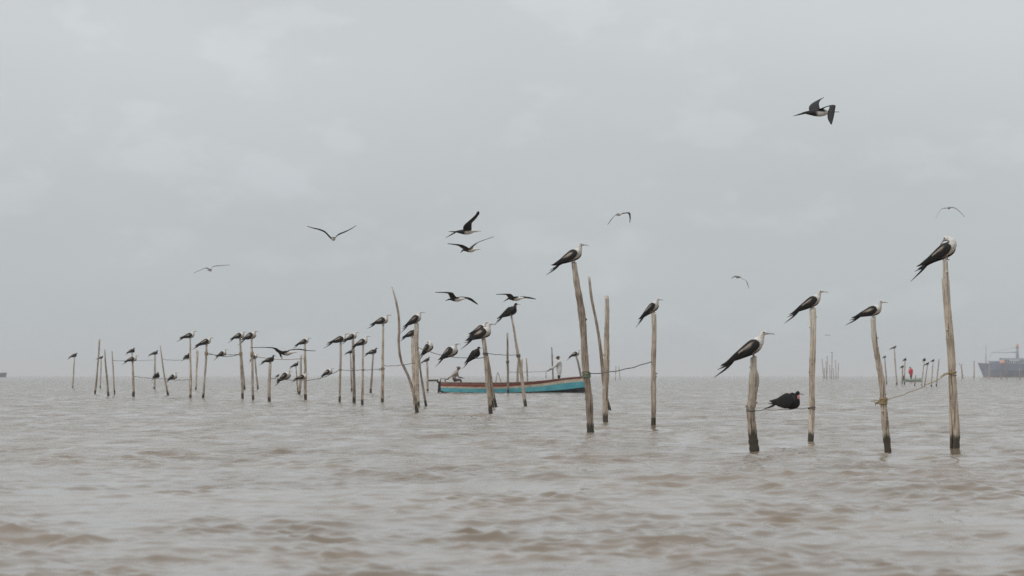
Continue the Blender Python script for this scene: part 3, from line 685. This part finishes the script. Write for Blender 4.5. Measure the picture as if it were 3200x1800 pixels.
# ------------------------------------------------------------------ flying birds
def flyer(name, px, py, Y, hd, wl, wr, label, plum='white', k=1.0, bill=None, tailp=None, pitch=0.0, mode='x', fork=True):
    """wl / wr: points of the leading edge of the bird's left / right wing, from root to tip: (dx, dy up, a, chord) in picture pixels off the
    body's centre; a is metres forward of the centre (mode x) or metres sideways (mode l); chord in metres"""
    s = F/Y; a = math.radians(hd); f = Vector((math.cos(a)*math.cos(pitch), math.sin(a)*math.cos(pitch), math.sin(pitch)))
    r = Vector((math.sin(a), -math.cos(a), 0)); u = Vector((0, 0, 1)); mb = MB()
    gull = plum == 'gull'
    body = [(-.36,.010,.004),(-.30,.026,.003),(-.2,.050,0),(-.08,.074,-.004),(.04,.080,-.004),(.13,.066,.002),(.19,.044,.012),(.235,.038,.018),(.27,.036,.018),(.305,.024,.014),(.33,.010,.010)]
    if not fork: body[0] = (-.34,.022,.004)
    n = 26; q = spl([(x*k, rr*k, z*k) for x, rr, z in body], n); rings = []; NS = 12
    for i in range(n):
        c = f*q[i,0] + u*q[i,2]
        rings.append([c + (u*math.cos(p) + r*math.sin(p))*max(.002, q[i,1]) for p in [2*math.pi*j/NS for j in range(NS)]])
    def bm(t, p):
        d = math.cos(p)
        if plum == 'male': return C_BLACK
        if gull: return mixc(C_WHITE, C_GREYU, sstep(.2, .6, d)*sstep(.75, .65, t))
        if plum == 'grey': return mixc(C_GREYU, C_WHITE, sstep(.2, -.3, d))
        w = sstep(.42, .52, t)*sstep(.40, .05, d)
        if plum == 'white': w = max(w, sstep(.66, .76, t))
        return mixc(C_BLACK, C_WHITE, w)
    mb.loft(rings, vc=bm)
    for sgn, ws in ((-1, wl), (1, wr)):
        rows = []
        for dx, dy, av, ch in ws:
            X, Z = dx/s, dy/s
            if mode == 'x': fo = av; lt = (X - fo*f.x)/r.x
            else: lt = sgn*av; fo = (X - lt*r.x)/f.x
            rows.append((lt, Z, fo, ch*(k if not gull else k*1.5)))
        # root inside the body
        rows = [(sgn*0.02*k, 0.02*k, rows[0][2]*0.5 + .03*k, rows[0][3]*1.05)] + rows
        m = 18; w = spl(rows, m); rg = []
        for i in range(m):
            le = r*w[i,0] + u*w[i,1] + f*w[i,2]; ch = max(.006, w[i,3]); th = .010*k + .035*ch
            dn = (-f - u*0.26).normalized()
            rg.append([le, le + dn*ch*.3 + u*th, le + dn*ch*.7 + u*th*.6, le + dn*ch, le + dn*ch*.7 - u*th*.35, le + dn*ch*.3 - u*th*.5])
        def wm(t, p):
            if gull: return mixc(C_GREYU, C_GREYD, sstep(.62, .8, t))
            if plum == 'grey': return C_GREYD
            return mixc(C_BROWN, C_BLACK, sstep(.0, .3, t))
        mb.loft(rg, vc=wm)
    # tail
    t0 = -f*.30*k
    if fork:
        if tailp:
            tips = [Vector(((tx)/s, 0, tz/s)) for tx, tz in tailp]
            tips = [Vector((tp.x, f.y/f.x*tp.x if abs(f.x) > .3 else -f.y*.55*k, tp.z)) for tp in tips]
        else: tips = [-f*.58*k + r*.05*k, -f*.58*k - r*.05*k]
        for tp, sg in zip(tips, (1, -1)):
            rr = spl([(*(t0 + r*.012*sg*k), .022*k), (*(t0.lerp(tp, .5) + r*.01*sg), .015*k), (*tp, .002)], 8)
            mb.tube([Vector(p[:3]) for p in rr], [p[3] for p in rr], 5, 0)
    else:
        rg = [[t0 + r*.03*k*c + u*.008*k*d for c, d in ((1,0),(0,1),(-1,0),(0,-1))], [-f*.42*k + r*.075*k*c + u*.004*d for c, d in ((1,0),(0,1),(-1,0),(0,-1))]]
        mb.loft(rg, vc=lambda t, p: C_WHITE)
    o = mb.build(name, BM); o.location = P(px, py, Y)
    tag(o, label, 'bird', 'birds in flight')
    b = MB(); b0 = f*.315*k + u*.011*k; L_ = .12 if not gull else .07
    b.tube([b0, b0 + f*L_*k*.5, b0 + f*L_*k*.92, b0 + f*L_*k + u*-.012*k], [.012*k, .008*k, .006*k, .002], 7); b.build('bill', M_BILL, parent=o)
    return o
flyer('frigatebird', 2560, 352, 76, -10,
      [(3,12,.05,.24),(3,31,.28,.22),(11,45,.55,.15),(26,57,.88,.03)],
      [(16,14,.05,.16),(44,20,.32,.13),(42,3,.50,.16),(36,-20,.70,.14),(27,-46,.94,.03)],
      'large bird banking high at the right with one wing raised', mode='l', tailp=[(-82,-10),(-76,-9)])
flyer('frigatebird', 1042, 746, 139, -82,
      [(6,4,.10,.25),(15,14,.14,.24),(28,20,.17,.22),(43,26,.14,.18),(58,34,.05,.12),(71,42,-.08,.04)],
      [(-6,4,.10,.25),(-13,11,.14,.24),(-25,23,.17,.22),(-42,30,.14,.18),(-62,34,.05,.12),(-82,39,-.08,.04)],
      'bird flying head-on with both wings lifted in a wide V', plum='dark')
flyer('frigatebird', 1458, 724, 101, -12,
      [(14,6,.06,.24),(12,24,.36,.22),(22,36,.66,.19),(34,52,.92,.10),(33,58,1.0,.05)],
      [(16,6,.06,.25),(17,24,.34,.24),(26,34,.62,.20),(41,50,.90,.13),(40,58,.98,.06)],
      'bird with brown wings swept straight up, upper of two close together', mode='l', tailp=[(-68,-20),(-58,1)])
flyer('frigatebird', 1470, 781, 122, -35,
      [(8,8,.08,.20),(24,23,.13,.18),(42,32,.12,.15),(73,46,-.10,.045)],
      [(-6,6,.08,.22),(-16,11,.13,.20),(-30,15,.10,.15),(-68,17,-.12,.045)],
      'bird gliding with one wing raised, lower of two close together', tailp=[(-33,-9),(-30,-7)])
flyer('frigatebird', 1428, 935, 118, -33,
      [(9,7,.08,.20),(22,8,.13,.17),(44,4,.10,.15),(65,-13,-.12,.045)],
      [(-5,10,.08,.22),(-10,17,.13,.20),(-20,21,.10,.15),(-64,20,-.14,.045)],
      'bird gliding low with arched wings, left of the pair above the boat', tailp=[(-38,-5),(-36,-4)])
flyer('frigatebird', 1612, 933, 120, -33,
      [(10,6,.08,.20),(28,7,.13,.17),(48,5,.10,.14),(65,1,-.12,.045)],
      [(-6,6,.08,.22),(-13,12,.13,.20),(-22,14,.10,.15),(-59,12,-.14,.045)],
      'bird gliding low on level wings, right of the pair above the boat', tailp=[(-40,-10),(-38,-8)])
flyer('frigatebird', 896, 1103, 111, -38,
      [(8,8,.08,.17),(20,11,.13,.15),(40,13,.10,.11),(60,9,0,.06),(84,7,-.12,.02)],
      [(-8,5,.08,.19),(-18,8,.13,.16),(-32,16,.12,.10),(-66,17,0,.05),(-104,16,-.12,.02)],
      'bird landing with wide open wings among the left-hand stakes', tailp=[(-16,-20),(-13,-18)])
flyer('frigatebird', 657, 844, 205, -70,
      [(4,4,.10,.16),(8,10,.14,.14),(16,13,.14,.12),(34,15,.05,.09),(60,17,-.08,.04)],
      [(-4,5,.10,.16),(-11,7,.14,.14),(-22,3,.14,.12),(-36,-3,.05,.09),(-50,-10,-.08,.04)],
      'faint thin-winged bird far off at the left', plum='grey')
flyer('gull', 1934, 670, 140, -60,
      [(8,4,.06,.17),(21,6,.11,.16),(35,6,.08,.13),(38,-9,-.02,.09),(36,-24,-.12,.045)],
      [(-6,-1,.06,.16),(-13,-6,.09,.15),(-22,-16,.04,.12),(-34,-32,-.10,.045)],
      'pale gull with drooping wings above the tall bark-covered stake', plum='gull', k=.72, fork=False)
flyer('gull', 2966, 650, 150, 75,
      [(-6,1,.06,.15),(-20,-1,.10,.13),(-31,-15,.05,.10),(-43,-35,-.08,.045)],
      [(8,3,.06,.15),(19,1,.10,.13),(32,-10,.05,.10),(46,-28,-.08,.045)],
      'gull flying away on drooping wings above the tallest stake', plum='gull', k=.70, fork=False)
flyer('gull', 2305, 866, 165, -130,
      [(5,-1,.05,.14),(12,-5,.08,.12),(24,-12,.06,.11),(29,-24,0,.08),(34,-36,-.06,.045)],
      [(-4,3,.05,.13),(-8,4,.07,.11),(-13,1,.03,.09),(-20,-3,-.06,.045)],
      'small dark gull turning above the water between the bulging and lone straight stakes', plum='grey', k=.72, fork=False)
flyer('gull', 2585, 1047, 560, -60,
      [(2,1,.06,.16),(5,1,.11,.14),(11,-1,-.1,.045)],
      [(-2,1,.06,.16),(-5,0,.11,.14),(-10,-2,-.1,.045)],
      'tiny far gull above the distant cluster of stakes', plum='gull', k=.9, fork=False)

# ------------------------------------------------------------------ painted boat
M_RED = pmat('red_brown_paint', (0.22, 0.048, 0.036), 0.6, col2=(0.33, 0.085, 0.06), scale=3)
M_RAIL = pmat('dull_brown_paint', (0.19, 0.11, 0.09), 0.7, col2=(0.31, 0.20, 0.165), scale=4)
M_CREAM = pmat('cream_paint', (0.58, 0.51, 0.38), 0.65, col2=(0.78, 0.72, 0.60), scale=3)
M_TEAL = pmat('turquoise_paint', (0.075, 0.38, 0.48), 0.55, col2=(0.15, 0.51, 0.57), scale=1.6)
M_TAR = pmat('dark_bottom_paint', (0.018, 0.022, 0.026), 0.6, 0.4, 3)
M_INS = pmat('grey_inner_planks', (0.20, 0.175, 0.15), 0.8, 0.25, 6)
M_IRON = pmat('dark_engine_metal', (0.045, 0.042, 0.038), 0.5, 0.3, 8)
BY = dist(1227.5); BS = F/BY
boat0 = P(1604, 1227.5, BY); boat0.z = 0
def bxy(px, py): return (px - 1604)/BS, (1227.5 - py)/BS
def build_boat():
    root = bpy.data.objects.new('fishing_boat', None); COL.objects.link(root); root.location = boat0
    tag(root, 'long open wooden boat painted red, cream and turquoise, moored among the stakes', 'boat')
    st = [1378,1392,1430,1500,1570,1640,1700,1760,1800,1822,1833]
    T = [1195.5,1195.5,1196,1196.5,1196.5,1194.5,1190,1183,1179,1177.5,1176.5]
    U = [1201,1201,1201.5,1202,1201.5,1198,1192.5,1184.5,1180,1178.3,1177.2]
    R = [1206.5,1207,1207.5,1209,1208.5,1203.5,1197.5,1188,1184,1182.5,1181.5]
    Cc = [1211.5,1212,1213,1214.5,1214,1210.5,1205.5,1197.5,1193.5,1191.5,1190]
    Bb = [1221,1224,1225.5,1226,1226,1224.5,1222,1217.5,1213,1210.5,1209]
    beam = [.50,.58,.75,.90,.95,.93,.83,.60,.36,.16,.03]
    rows = []
    for i in range(len(st)):
        rows.append([bxy(st[i], 0)[0]] + [bxy(0, q[i])[1] for q in (T, U, R, Cc, Bb)] + [beam[i]])
    m = 44; r = spl(rows, m)
    M_H = [M_TAR, M_TEAL, M_CREAM, M_RED, M_RAIL, M_INS]
    rings = []; ri = []
    x1 = r[-1, 0]
    for x, t, u_, rd, c, b, w in r:
        rake = max(0.0, (x - 3.3)/1.4)      # the stem leans forward towards the top
        side = [(-0.35, .18), (b, .84), (c, .90), (rd, .945), (u_, .98), (t, 1.0)]
        half = [Vector((x + 0.10*rake*(z/1.0 - 0.6), w*f_, z)) for z, f_ in side]
        if x < -4.4: # transom rakes aft at the top
            for v in half: v.x -= 0.0
        inn = [Vector((half[-1].x, max(0.004, w - .045), t)), Vector((x, max(0.003, w*.90 - .05), u_*.6)), Vector((x, max(0.002, w*.62 - .05), min(.16, t)))]
        full = half + inn
        left = [Vector((v.x, -v.y, v.z)) for v in full[::-1]]
        rings.append(full + left)
    seg = [0, 1, 2, 3, 4, 4, 5, 5, 5, 5, 5, 4, 4, 3, 2, 1, 0, 0]
    mb = MB(); mb.loft(rings, lambda i, j, n: seg[j])
    for k in (-1, -2): pass
    mb.build('hull', M_H, parent=root, smooth=False)
    # rub rails and gunwale caps
    for sd in (-1, 1):
        g = MB(); g.tube([Vector((x, sd*(w + .01), t + .012)) for x, t, u_, rd, c, b, w in r], .028, 6); g.build('gunwale', M_RAIL, parent=root)
    tr = MB(); x, t, w = r[0,0], r[0,1], r[0,6]
    tr.loft([[Vector((x - .02, y, z)) for y, z in ((-w*.86, .05), (w*.86, .05), (w*1.0, t + .03), (-w*1.0, t + .03))], [Vector((x - .10, y, z)) for y, z in ((-w*.80, .02), (w*.80, .02), (w*.98, t + .03), (-w*.98, t + .03))]])
    tr.build('transom', M_TAR, parent=root, smooth=False)
    for px in (1470, 1560, 1650):
        th = MB(); X = bxy(px, 0)[0]; w = np.interp(X, r[:,0], r[:,6]); th.box((X, 0, .44), (.26, 2*w*.92, .04)); th.build('thwart', M_INS, parent=root, smooth=False)
    fd = MB(); ids = [i for i in range(m) if r[i,0] > bxy(1722, 0)[0] and r[i,6] > .03]
    fd.loft([[Vector((r[i,0], sd*(r[i,6]*.94 - .03), r[i,1] - .17 + h)) for sd, h in ((-1,0),(1,0),(1,.03),(-1,.03))] for i in ids]); fd.build('foredeck', M_INS, parent=root, smooth=False)
    # engine at the stern with its long shaft and guard frame
    e = MB(); X, Z = bxy(1374, 1201); e.box((X, 0, Z), (.18, .30, .30)); e.box((X - .05, 0, Z + .14), (.24, .36, .10)); e.tube([(X - .05, 0, Z), (X - .12, 0, -.45)], .05, 8)
    e.build('outboard_engine', M_IRON, parent=root, smooth=False)
    s = MB(); a, b = bxy(1338, 1189), bxy(1370, 1189.5); s.box(((a[0]+b[0])/2, .1, a[1]), (b[0]-a[0], .10, .12)); s.build('steering_oar', pmat('olive_plank', (.10,.085,.06), .8, .3, 6), parent=root, smooth=False)
    g = MB(); a, b = bxy(1377, 1183.5), bxy(1392, 1183.5)
    g.tube([(a[0], -.3, .6), (a[0], -.3, a[1]), (b[0], -.3, a[1]), (b[0], -.3, .6)], .028, 6); g.tube([(a[0], .3, .6), (a[0], .3, a[1]), (b[0], .3, a[1]), (b[0], .3, .6)], .028, 6); g.tube([(a[0], -.3, a[1]), (a[0], .3, a[1])], .028, 6)
    g.build('guard_frame', M_IRON, parent=root, smooth=False)
    for px, py in ((1706, 1162),):
        q = MB(); X, Z = bxy(px, py); q.tube([(X, -.80, .9), (X, -.80, Z)], .018, 6); q.build('rope_post', M_IRON, parent=root)
    return root
build_boat()

# ------------------------------------------------------------------ people
M_SKIN = pmat('skin', (0.16, 0.085, 0.058), 0.6, 0.12, 20)
M_SHIRTW = pmat('white_shirt', (0.62, 0.62, 0.60), 0.85, 0.08, 5)
M_SHIRTB = pmat('beige_shirt', (0.42, 0.355, 0.31), 0.85, 0.12, 5)
M_TROU = pmat('dark_trousers', (0.035, 0.032, 0.034), 0.85, 0.3, 5)
M_TROUB = pmat('brown_trousers', (0.07, 0.05, 0.042), 0.85, 0.3, 5)
M_CAPD = pmat('dark_cap', (0.04, 0.05, 0.055), 0.85, 0.2, 9)
M_CAPP = pmat('faded_pink_cap', (0.25, 0.16, 0.15), 0.85, 0.2, 9)
M_SHIRTR = pmat('red_shirt', (0.62, 0.05, 0.075), 0.8, 0.12, 6)
def skinned(name, chains, mats, loc, face, label, group=None):
    """chains: list of [(x, y, z, radius, material)...]; a chain may start at ('at', chain, index). Grown into one continuous surface."""
    vs = []; es = []; idx = {}
    for ci, ch in enumerate(chains):
        prev = None
        for k, e in enumerate(ch):
            if e[0] == 'at': prev = idx[(e[1], e[2])]; continue
            vs.append(e); idx[(ci, k)] = len(vs)-1
            if prev is not None: es.append((prev, len(vs)-1))
            prev = len(vs)-1
    me = bpy.data.meshes.new('tmp'); me.from_pydata([v[:3] for v in vs], es, []); ob = bpy.data.objects.new('tmp', me); COL.objects.link(ob)
    md = ob.modifiers.new('s', 'SKIN'); md.use_smooth_shade = True
    for i, d in enumerate(me.skin_vertices[0].data): d.radius = (vs[i][3], vs[i][3]); d.use_root = (i == 0)
    sb = ob.modifiers.new('u', 'SUBSURF'); sb.levels = 1; sb.render_levels = 1
    dg = bpy.context.evaluated_depsgraph_get(); dg.update(); ev = ob.evaluated_get(dg)
    m2 = bpy.data.meshes.new_from_object(ev); m2.name = name; COL.objects.unlink(ob); bpy.data.objects.remove(ob)
    m2.materials.clear()
    for m in mats: m2.materials.append(m)
    pv = np.array([v[:3] for v in vs]); rd = np.array([v[3] for v in vs])
    for p in m2.polygons:
        d = np.linalg.norm(pv - np.array(p.center), axis=1) - rd*.6; p.material_index = vs[int(np.argmin(d))][4]; p.use_smooth = True
    o = bpy.data.objects.new('person', m2); COL.objects.link(o); o.location = loc; o.rotation_euler = (0, 0, math.radians(face))
    tag(o, label, 'person', group); return o
def hand(c, d, sd):
    """five finger chains off the wrist vertex given by ('at', ...)"""
    x, y, z = c; out = []
    for k, (sp, ln) in enumerate(((-.030,.075),(-.010,.09),(.010,.085),(.028,.065))):
        out.append((k, [(x + d[0]*.05, y + sp, z + d[2]*.05, .012, 0), (x + d[0]*(.05+ln*.6), y + sp*1.1, z + d[2]*(.05+ln*.6) - .01, .010, 0), (x + d[0]*(.05+ln*.8), y + sp*1.1, z + d[2]*(.05+ln) - .035, .008, 0)]))
    out.append((4, [(x + d[0]*.01, y - sd*.045, z + .0, .012, 0), (x + d[0]*.05, y - sd*.06, z - .02, .010, 0)]))
    return [c_ for _, c_ in out]
def cap(o, c, r, mat, brim=1):
    mb = MB(); rg = []
    for i in range(7):
        q = i/6*math.pi/2; rr = max(.004, r*1.1*math.cos(q)); rg.append([Vector((c[0] + rr*math.cos(p)*1.1, c[1] + rr*math.sin(p), c[2] + r*.95*math.sin(q))) for p in [2*math.pi*j/14 for j in range(14)]])
    mb.loft(rg)
    if brim:
        mb.loft([[Vector((c[0] + x, c[1] + y, c[2] + z)) for x, y, z in ((r*.9,-r*.8,.01),(r*.9,r*.8,.01),(r*.9,r*.8,-.008),(r*.9,-r*.8,-.008))], [Vector((c[0] + x, c[1] + y, c[2] + z)) for x, y, z in ((r*2.0,-r*.5,-.015),(r*2.0,r*.5,-.015),(r*2.0,r*.5,-.03),(r*2.0,-r*.5,-.03))]])
    mb.build('cap', mat, parent=o)
def person_standing(loc, face, mats, label, hands_z, reach, capm, lean=0.0, sc_=1.0, bulk=1.0, hem=2):
    """faces +x, feet at z 0"""
    sk, sh, tr = 0, 1, 2
    B_ = bulk
    ch = [[(0,0,.95,.15*B_,sh if hem == 1 else tr),(lean*.3,0,1.12,.15*B_,sh),(lean*.7,0,1.32,.17*B_,sh),(lean,0,1.45,.12*B_,sh),(lean+.01,0,1.53,.06,sk),(lean+.02,0,1.63,.10,sk),(lean+.02,0,1.72,.085,sk)]]
    ch.append([('at',0,5),(lean+.13,0,1.62,.018,sk)])                     # nose
    for sd in (-1, 1):
        ch.append([('at',0,0),(0,sd*.10,.80,.105*B_,hem),(.03,sd*.12,.48,.075,tr),(-.01,sd*.13,.09,.05,tr),(.13,sd*.15,.035,.04,tr)])
    for sd in (-1, 1):
        hx, hz = reach, hands_z
        i = len(ch)
        ch.append([('at',0,3),(lean,sd*.19,1.43,.075,sh),(lean + (hx-lean)*.42,sd*.23,(1.43+hz)/2 - .05,.062*B_,sh),(hx - .06,sd*.10,hz + .01,.034,sk),(hx,sd*.08,hz,.036,sk)])
        for f_ in hand((hx, sd*.08, hz), (1, 0, -.2), sd): ch.append([('at', i, 4)] + f_)
    o = skinned('person', ch, mats, loc, face, label)
    cap(o, (lean + .02, 0, 1.67), .098, capm); o.scale = (sc_,)*3
    return o
ml = P(1748, 1227.5, BY); ml.z = 0.42
man = person_standing(ml, 180, [M_SKIN, M_SHIRTW, M_TROU], 'person in a white shirt and dark cap standing near the bow, hauling a rope', 0.92, .66, M_CAPD, lean=0.05, sc_=1.08, bulk=1.3, hem=1)
# seated man at the stern: leans forward, one hand back on the tiller
def person_seated(loc, face, mats, label):
    sk, sh, tr = 0, 1, 2
    ch = [[(-.22,0,.08,.15,tr),(-.15,0,.24,.16,sh),(-.04,0,.42,.165,sh),(.05,0,.54,.11,sh),(.09,0,.61,.06,sk),(.13,0,.70,.098,sk),(.14,0,.79,.082,sk)]]
    ch.append([('at',0,5),(.245,0,.68,.018,sk)])
    for sd in (-1, 1):
        ch.append([('at',0,0),(-.08,sd*.11,.06,.10,tr),(.26,sd*.14,.10,.075,tr),(.30,sd*.15,-.30,.052,tr),(.43,sd*.16,-.34,.04,tr)])
    i = len(ch)
    ch.append([('at',0,3),(.03,-.19,.50,.07,sh),(-.25,-.26,.30,.052,sh),(-.46,-.22,.12,.036,sk),(-.52,-.20,.10,.036,sk)])
    for f_ in hand((-.52,-.20,.10), (-1, 0, -.2), -1): ch.append([('at', i, 4)] + f_)
    i = len(ch)
    ch.append([('at',0,3),(.06,.19,.50,.07,sh),(.12,.24,.24,.05,sh),(.28,.17,.20,.036,sk),(.33,.16,.195,.036,sk)])
    for f_ in hand((.33,.16,.195), (1, 0, -.2), 1): ch.append([('at', i, 4)] + f_)
    o = skinned('person', ch, mats, loc, face, label); cap(o, (.13, 0, .735), .096, M_CAPP); o.scale = (1.16,)*3; return o
sl = P(1425, 1227.5, BY); sl.z = 0.72
person_seated(sl, 0, [M_SKIN, M_SHIRTB, M_TROUB], 'person in beige clothes and a faded cap sitting at the stern')
st_box = MB(); st_box.box((sl.x - .2, sl.y, .50), (.42, .60, .28)); tag(st_box.build('wooden_box', M_INS, loc=(sl.x - .2, sl.y, .36), smooth=False), 'low wooden box serving as the seat at the stern', 'box')
# the rope hauled by the standing man
c28, r28 = on_pole('p28', 1163); hh = P(1716, 1160, BY)
rope(c28 + Vector((r28, 0, 0)), hh, 0.02, 0.014, M_ROPE, 'taut line from the stake beside the boat to the hands of the man in white')

# far figure in red with a small boat
FY = 610.0; f0 = P(2852, 1180, FY); f0.z = 0
def small_boat(loc, label):
    root = bpy.data.objects.new('rowing_boat', None); COL.objects.link(root); root.location = loc; tag(root, label, 'boat')
    mb = MB(); rg = []
    for x, w, t in ((-1.5,.45,.55),(-.8,.62,.50),(0,.68,.48),(.8,.55,.55),(1.4,.25,.66),(1.62,.03,.75)):
        h = [Vector((x, w*.3, -.25)), Vector((x, w*.85, .15)), Vector((x, w, t)), Vector((x, max(.01, w-.06), t)), Vector((x, max(.008, w*.6), .15))]
        rg.append(h + [Vector((v.x, -v.y, v.z)) for v in h[::-1]])
    mb.loft(rg); mb.build('hull', pmat('pale_green_paint', (.30,.40,.34), .6, .15, 3), parent=root)
    e = MB(); e.box((-1.62,0,.62), (.34,.36,.55)); e.box((-1.66,0,.95), (.42,.40,.2)); e.tube([(-1.66,0,.4),(-1.66,0,-.4)], .07, 6); e.build('outboard_engine', M_IRON, parent=root, smooth=False)
    t = MB(); t.box((-.3,0,.36), (.3,1.1,.05)); t.build('thwart', M_INS, parent=root, smooth=False)
small_boat(f0, 'small pale green boat far off under the figure in red')
person_standing(f0 + Vector((-.25, 0, .30)), 200, [M_SKIN, M_SHIRTR, M_TROU], 'far person in a bright red shirt standing in a small boat', .95, .35, M_CAPD, lean=.10, sc_=1.3, bulk=1.9, hem=1)

# ------------------------------------------------------------------ ship and barge on the horizon
SY = 2050.0; SS = F/SY
def sx(px, py): return (px - 3055)/SS, H + (HY - py)/SS
def build_ship():
    root = bpy.data.objects.new('supply_ship', None); COL.objects.link(root); root.location = (P(3055, HY, SY).x, SY, 0)
    tag(root, 'blue ship with deckhouse and crane, paled by haze and by haze-tinted paint', 'ship')
    hazed_navy = pmat('hazed_navy_paint', (.20,.23,.31), .5, .15, .2); redl = pmat('hazed_red_boot_paint', (.26,.20,.22), .6, .2, .2)  # ship colours lightened towards blue-grey: part of the distance haze is painted in
    white = pmat('white_ship_paint', (.48,.52,.56), .5, .1, .3); org = pmat('hazed_orange_paint', (.66,.34,.28), .5, .1, .3); grey = pmat('grey_ship_paint', (.36,.40,.44), .6, .1, .3); gl = pmat('dark_window_glass', (.02,.025,.03), .15)  # lifeboat and post-cap orange dulled, haze mixed into the colour
    dk = sx(3055, 1135)[1]; dk2 = sx(3055, 1140)[1]
    rows = [(0, .1, dk+.3, 0.0),(3, 2.6, dk, 1.0),(7, 5.0, dk, 2.4),(12, 6.6, dk+.6, 3.0),(20, 7, dk2+.8, 3.2),(45, 7, dk2, 3.2),(66, 7, dk2, 3.2),(74, 6.2, dk2, 3.0)]
    rg = []
    for x, w, t, _ in rows:
        inset = max(0, 3.3 - x*.55)      # the stem rakes forward
        h = [(x + inset, w*.55, -2.5), (x + inset*.95, w*.7, .9), (x + inset*.6, w*.9, t*.5), (x, w, t)]
        rg.append([Vector(v) for v in h] + [Vector((v[0], -v[1], v[2])) for v in h[::-1]])
    seg = [1, 0, 0, 0, 0, 0, 1, 1]
    mb = MB(); mb.loft(rg, lambda i, j, n: seg[j]); mb.build('hull', [hazed_navy, redl], parent=root, smooth=False)
    def blk(name, a, b, y, mat, wins=0):
        (x0, z1), (x1, z0) = sx(*a), sx(*b); q = MB(); q.box(((x0+x1)/2, 0, (z0+z1)/2), (x1-x0, y, z1-z0)); o = q.build(name, mat, parent=root, smooth=False)
        for k in range(wins):
            g = MB(); xx = x0 + (x1-x0)*(k+.5)/wins; g.box((xx, -y/2 - .02, z0 + (z1-z0)*.6), ((x1-x0)/wins*.5, .06, .9)); g.build('window', gl, parent=o, smooth=False)
        return o
    blk('deckhouse', (3126, 1119), (3196, 1143), 10, grey, 8); blk('bridge', (3150, 1124), (3182, 1143.5), 11.4, white, 5)
    blk('forecastle', (3096, 1128.5), (3122, 1140), 9, hazed_navy); blk('boat_deck', (3190, 1128), (3235, 1142), 9, grey, 4)
    q = MB(); (x0, z0) = sx(3128, 1134); q.tube([(x0-1.9, -5.9, z0), (x0-1.4, -5.9, z0+.1), (x0, -5.9, z0+.25), (x0+1.4, -5.9, z0+.1), (x0+1.9, -5.9, z0)], [.3, 1.15, 1.45, 1.15, .3], 10); q.build('lifeboat', org, parent=root)
    q = MB(); (x0, z0), (_, z1) = sx(3081, 1140), sx(3081, 1073); q.tube([(x0, 0, z0), (x0, 0, z1)], [.32, .14], 6); q.tube([(x0-1, 0, z1-2.2), (x0+1, 0, z1-2.2)], .08, 5); q.build('foremast', grey, parent=root)
    q = MB(); (x0, z0), (_, z1) = sx(3179, 1122), sx(3179, 1074); q.tube([(x0, 0, z0), (x0, 0, (z0+z1)/2), (x0, 0, z1-2.6)], [.9, .75, .7], 8); cp = q.build('crane_post', grey, parent=root)
    q = MB(); q.tube([(x0, 0, z1-2.6), (x0, 0, z1)], [.85, .6], 8); q.build('post_cap', org, parent=cp)
    q = MB(); a, b, c = sx(3176, 1086), sx(3096, 1102), sx(3096, 1117)
    q.tube([(sx(3176,1101)[0], 0, sx(0,1101)[1]), (b[0], 0, b[1])], [.35, .2], 6); q.tube([(a[0], 0, a[1]), (b[0], 0, b[1])], .10, 5); q.tube([(b[0], 0, b[1]), (c[0]-.4, 0, c[1])], .12, 5); q.build('crane_boom', white, parent=root)
build_ship()
def build_barge():
    BYY = 2300.0; s = F/BYY; root = bpy.data.objects.new('barge', None); COL.objects.link(root); root.location = (P(0, HY, BYY).x, BYY, 0)
    tag(root, 'low dark barge on the horizon cut by the picture edge', 'barge')
    q = MB(); rg = []
    for x, w, t in ((-34, 5, 2.6), (-10, 5, 2.6), (0, 5, 2.7), (2.6, 4, 2.8), (4.2, 2.4, 2.9)):
        h = [(x - (.8 if x > 2 else 0), w*.8, -1.5), (x, w, t)]; rg.append([Vector(v) for v in h] + [Vector((v[0], -v[1], v[2])) for v in h[::-1]])
    q.loft(rg); q.build('hull', pmat('dark_barge_paint', (.16,.18,.20), .7, .2, .3), parent=root, smooth=False)
    q = MB(); q.box((-24, 0, 4.2), (8, 6, 3.2)); q.build('deckhouse', pmat('grey_barge_house', (.2,.21,.22), .6, .1, .3), parent=root, smooth=False)
build_barge()
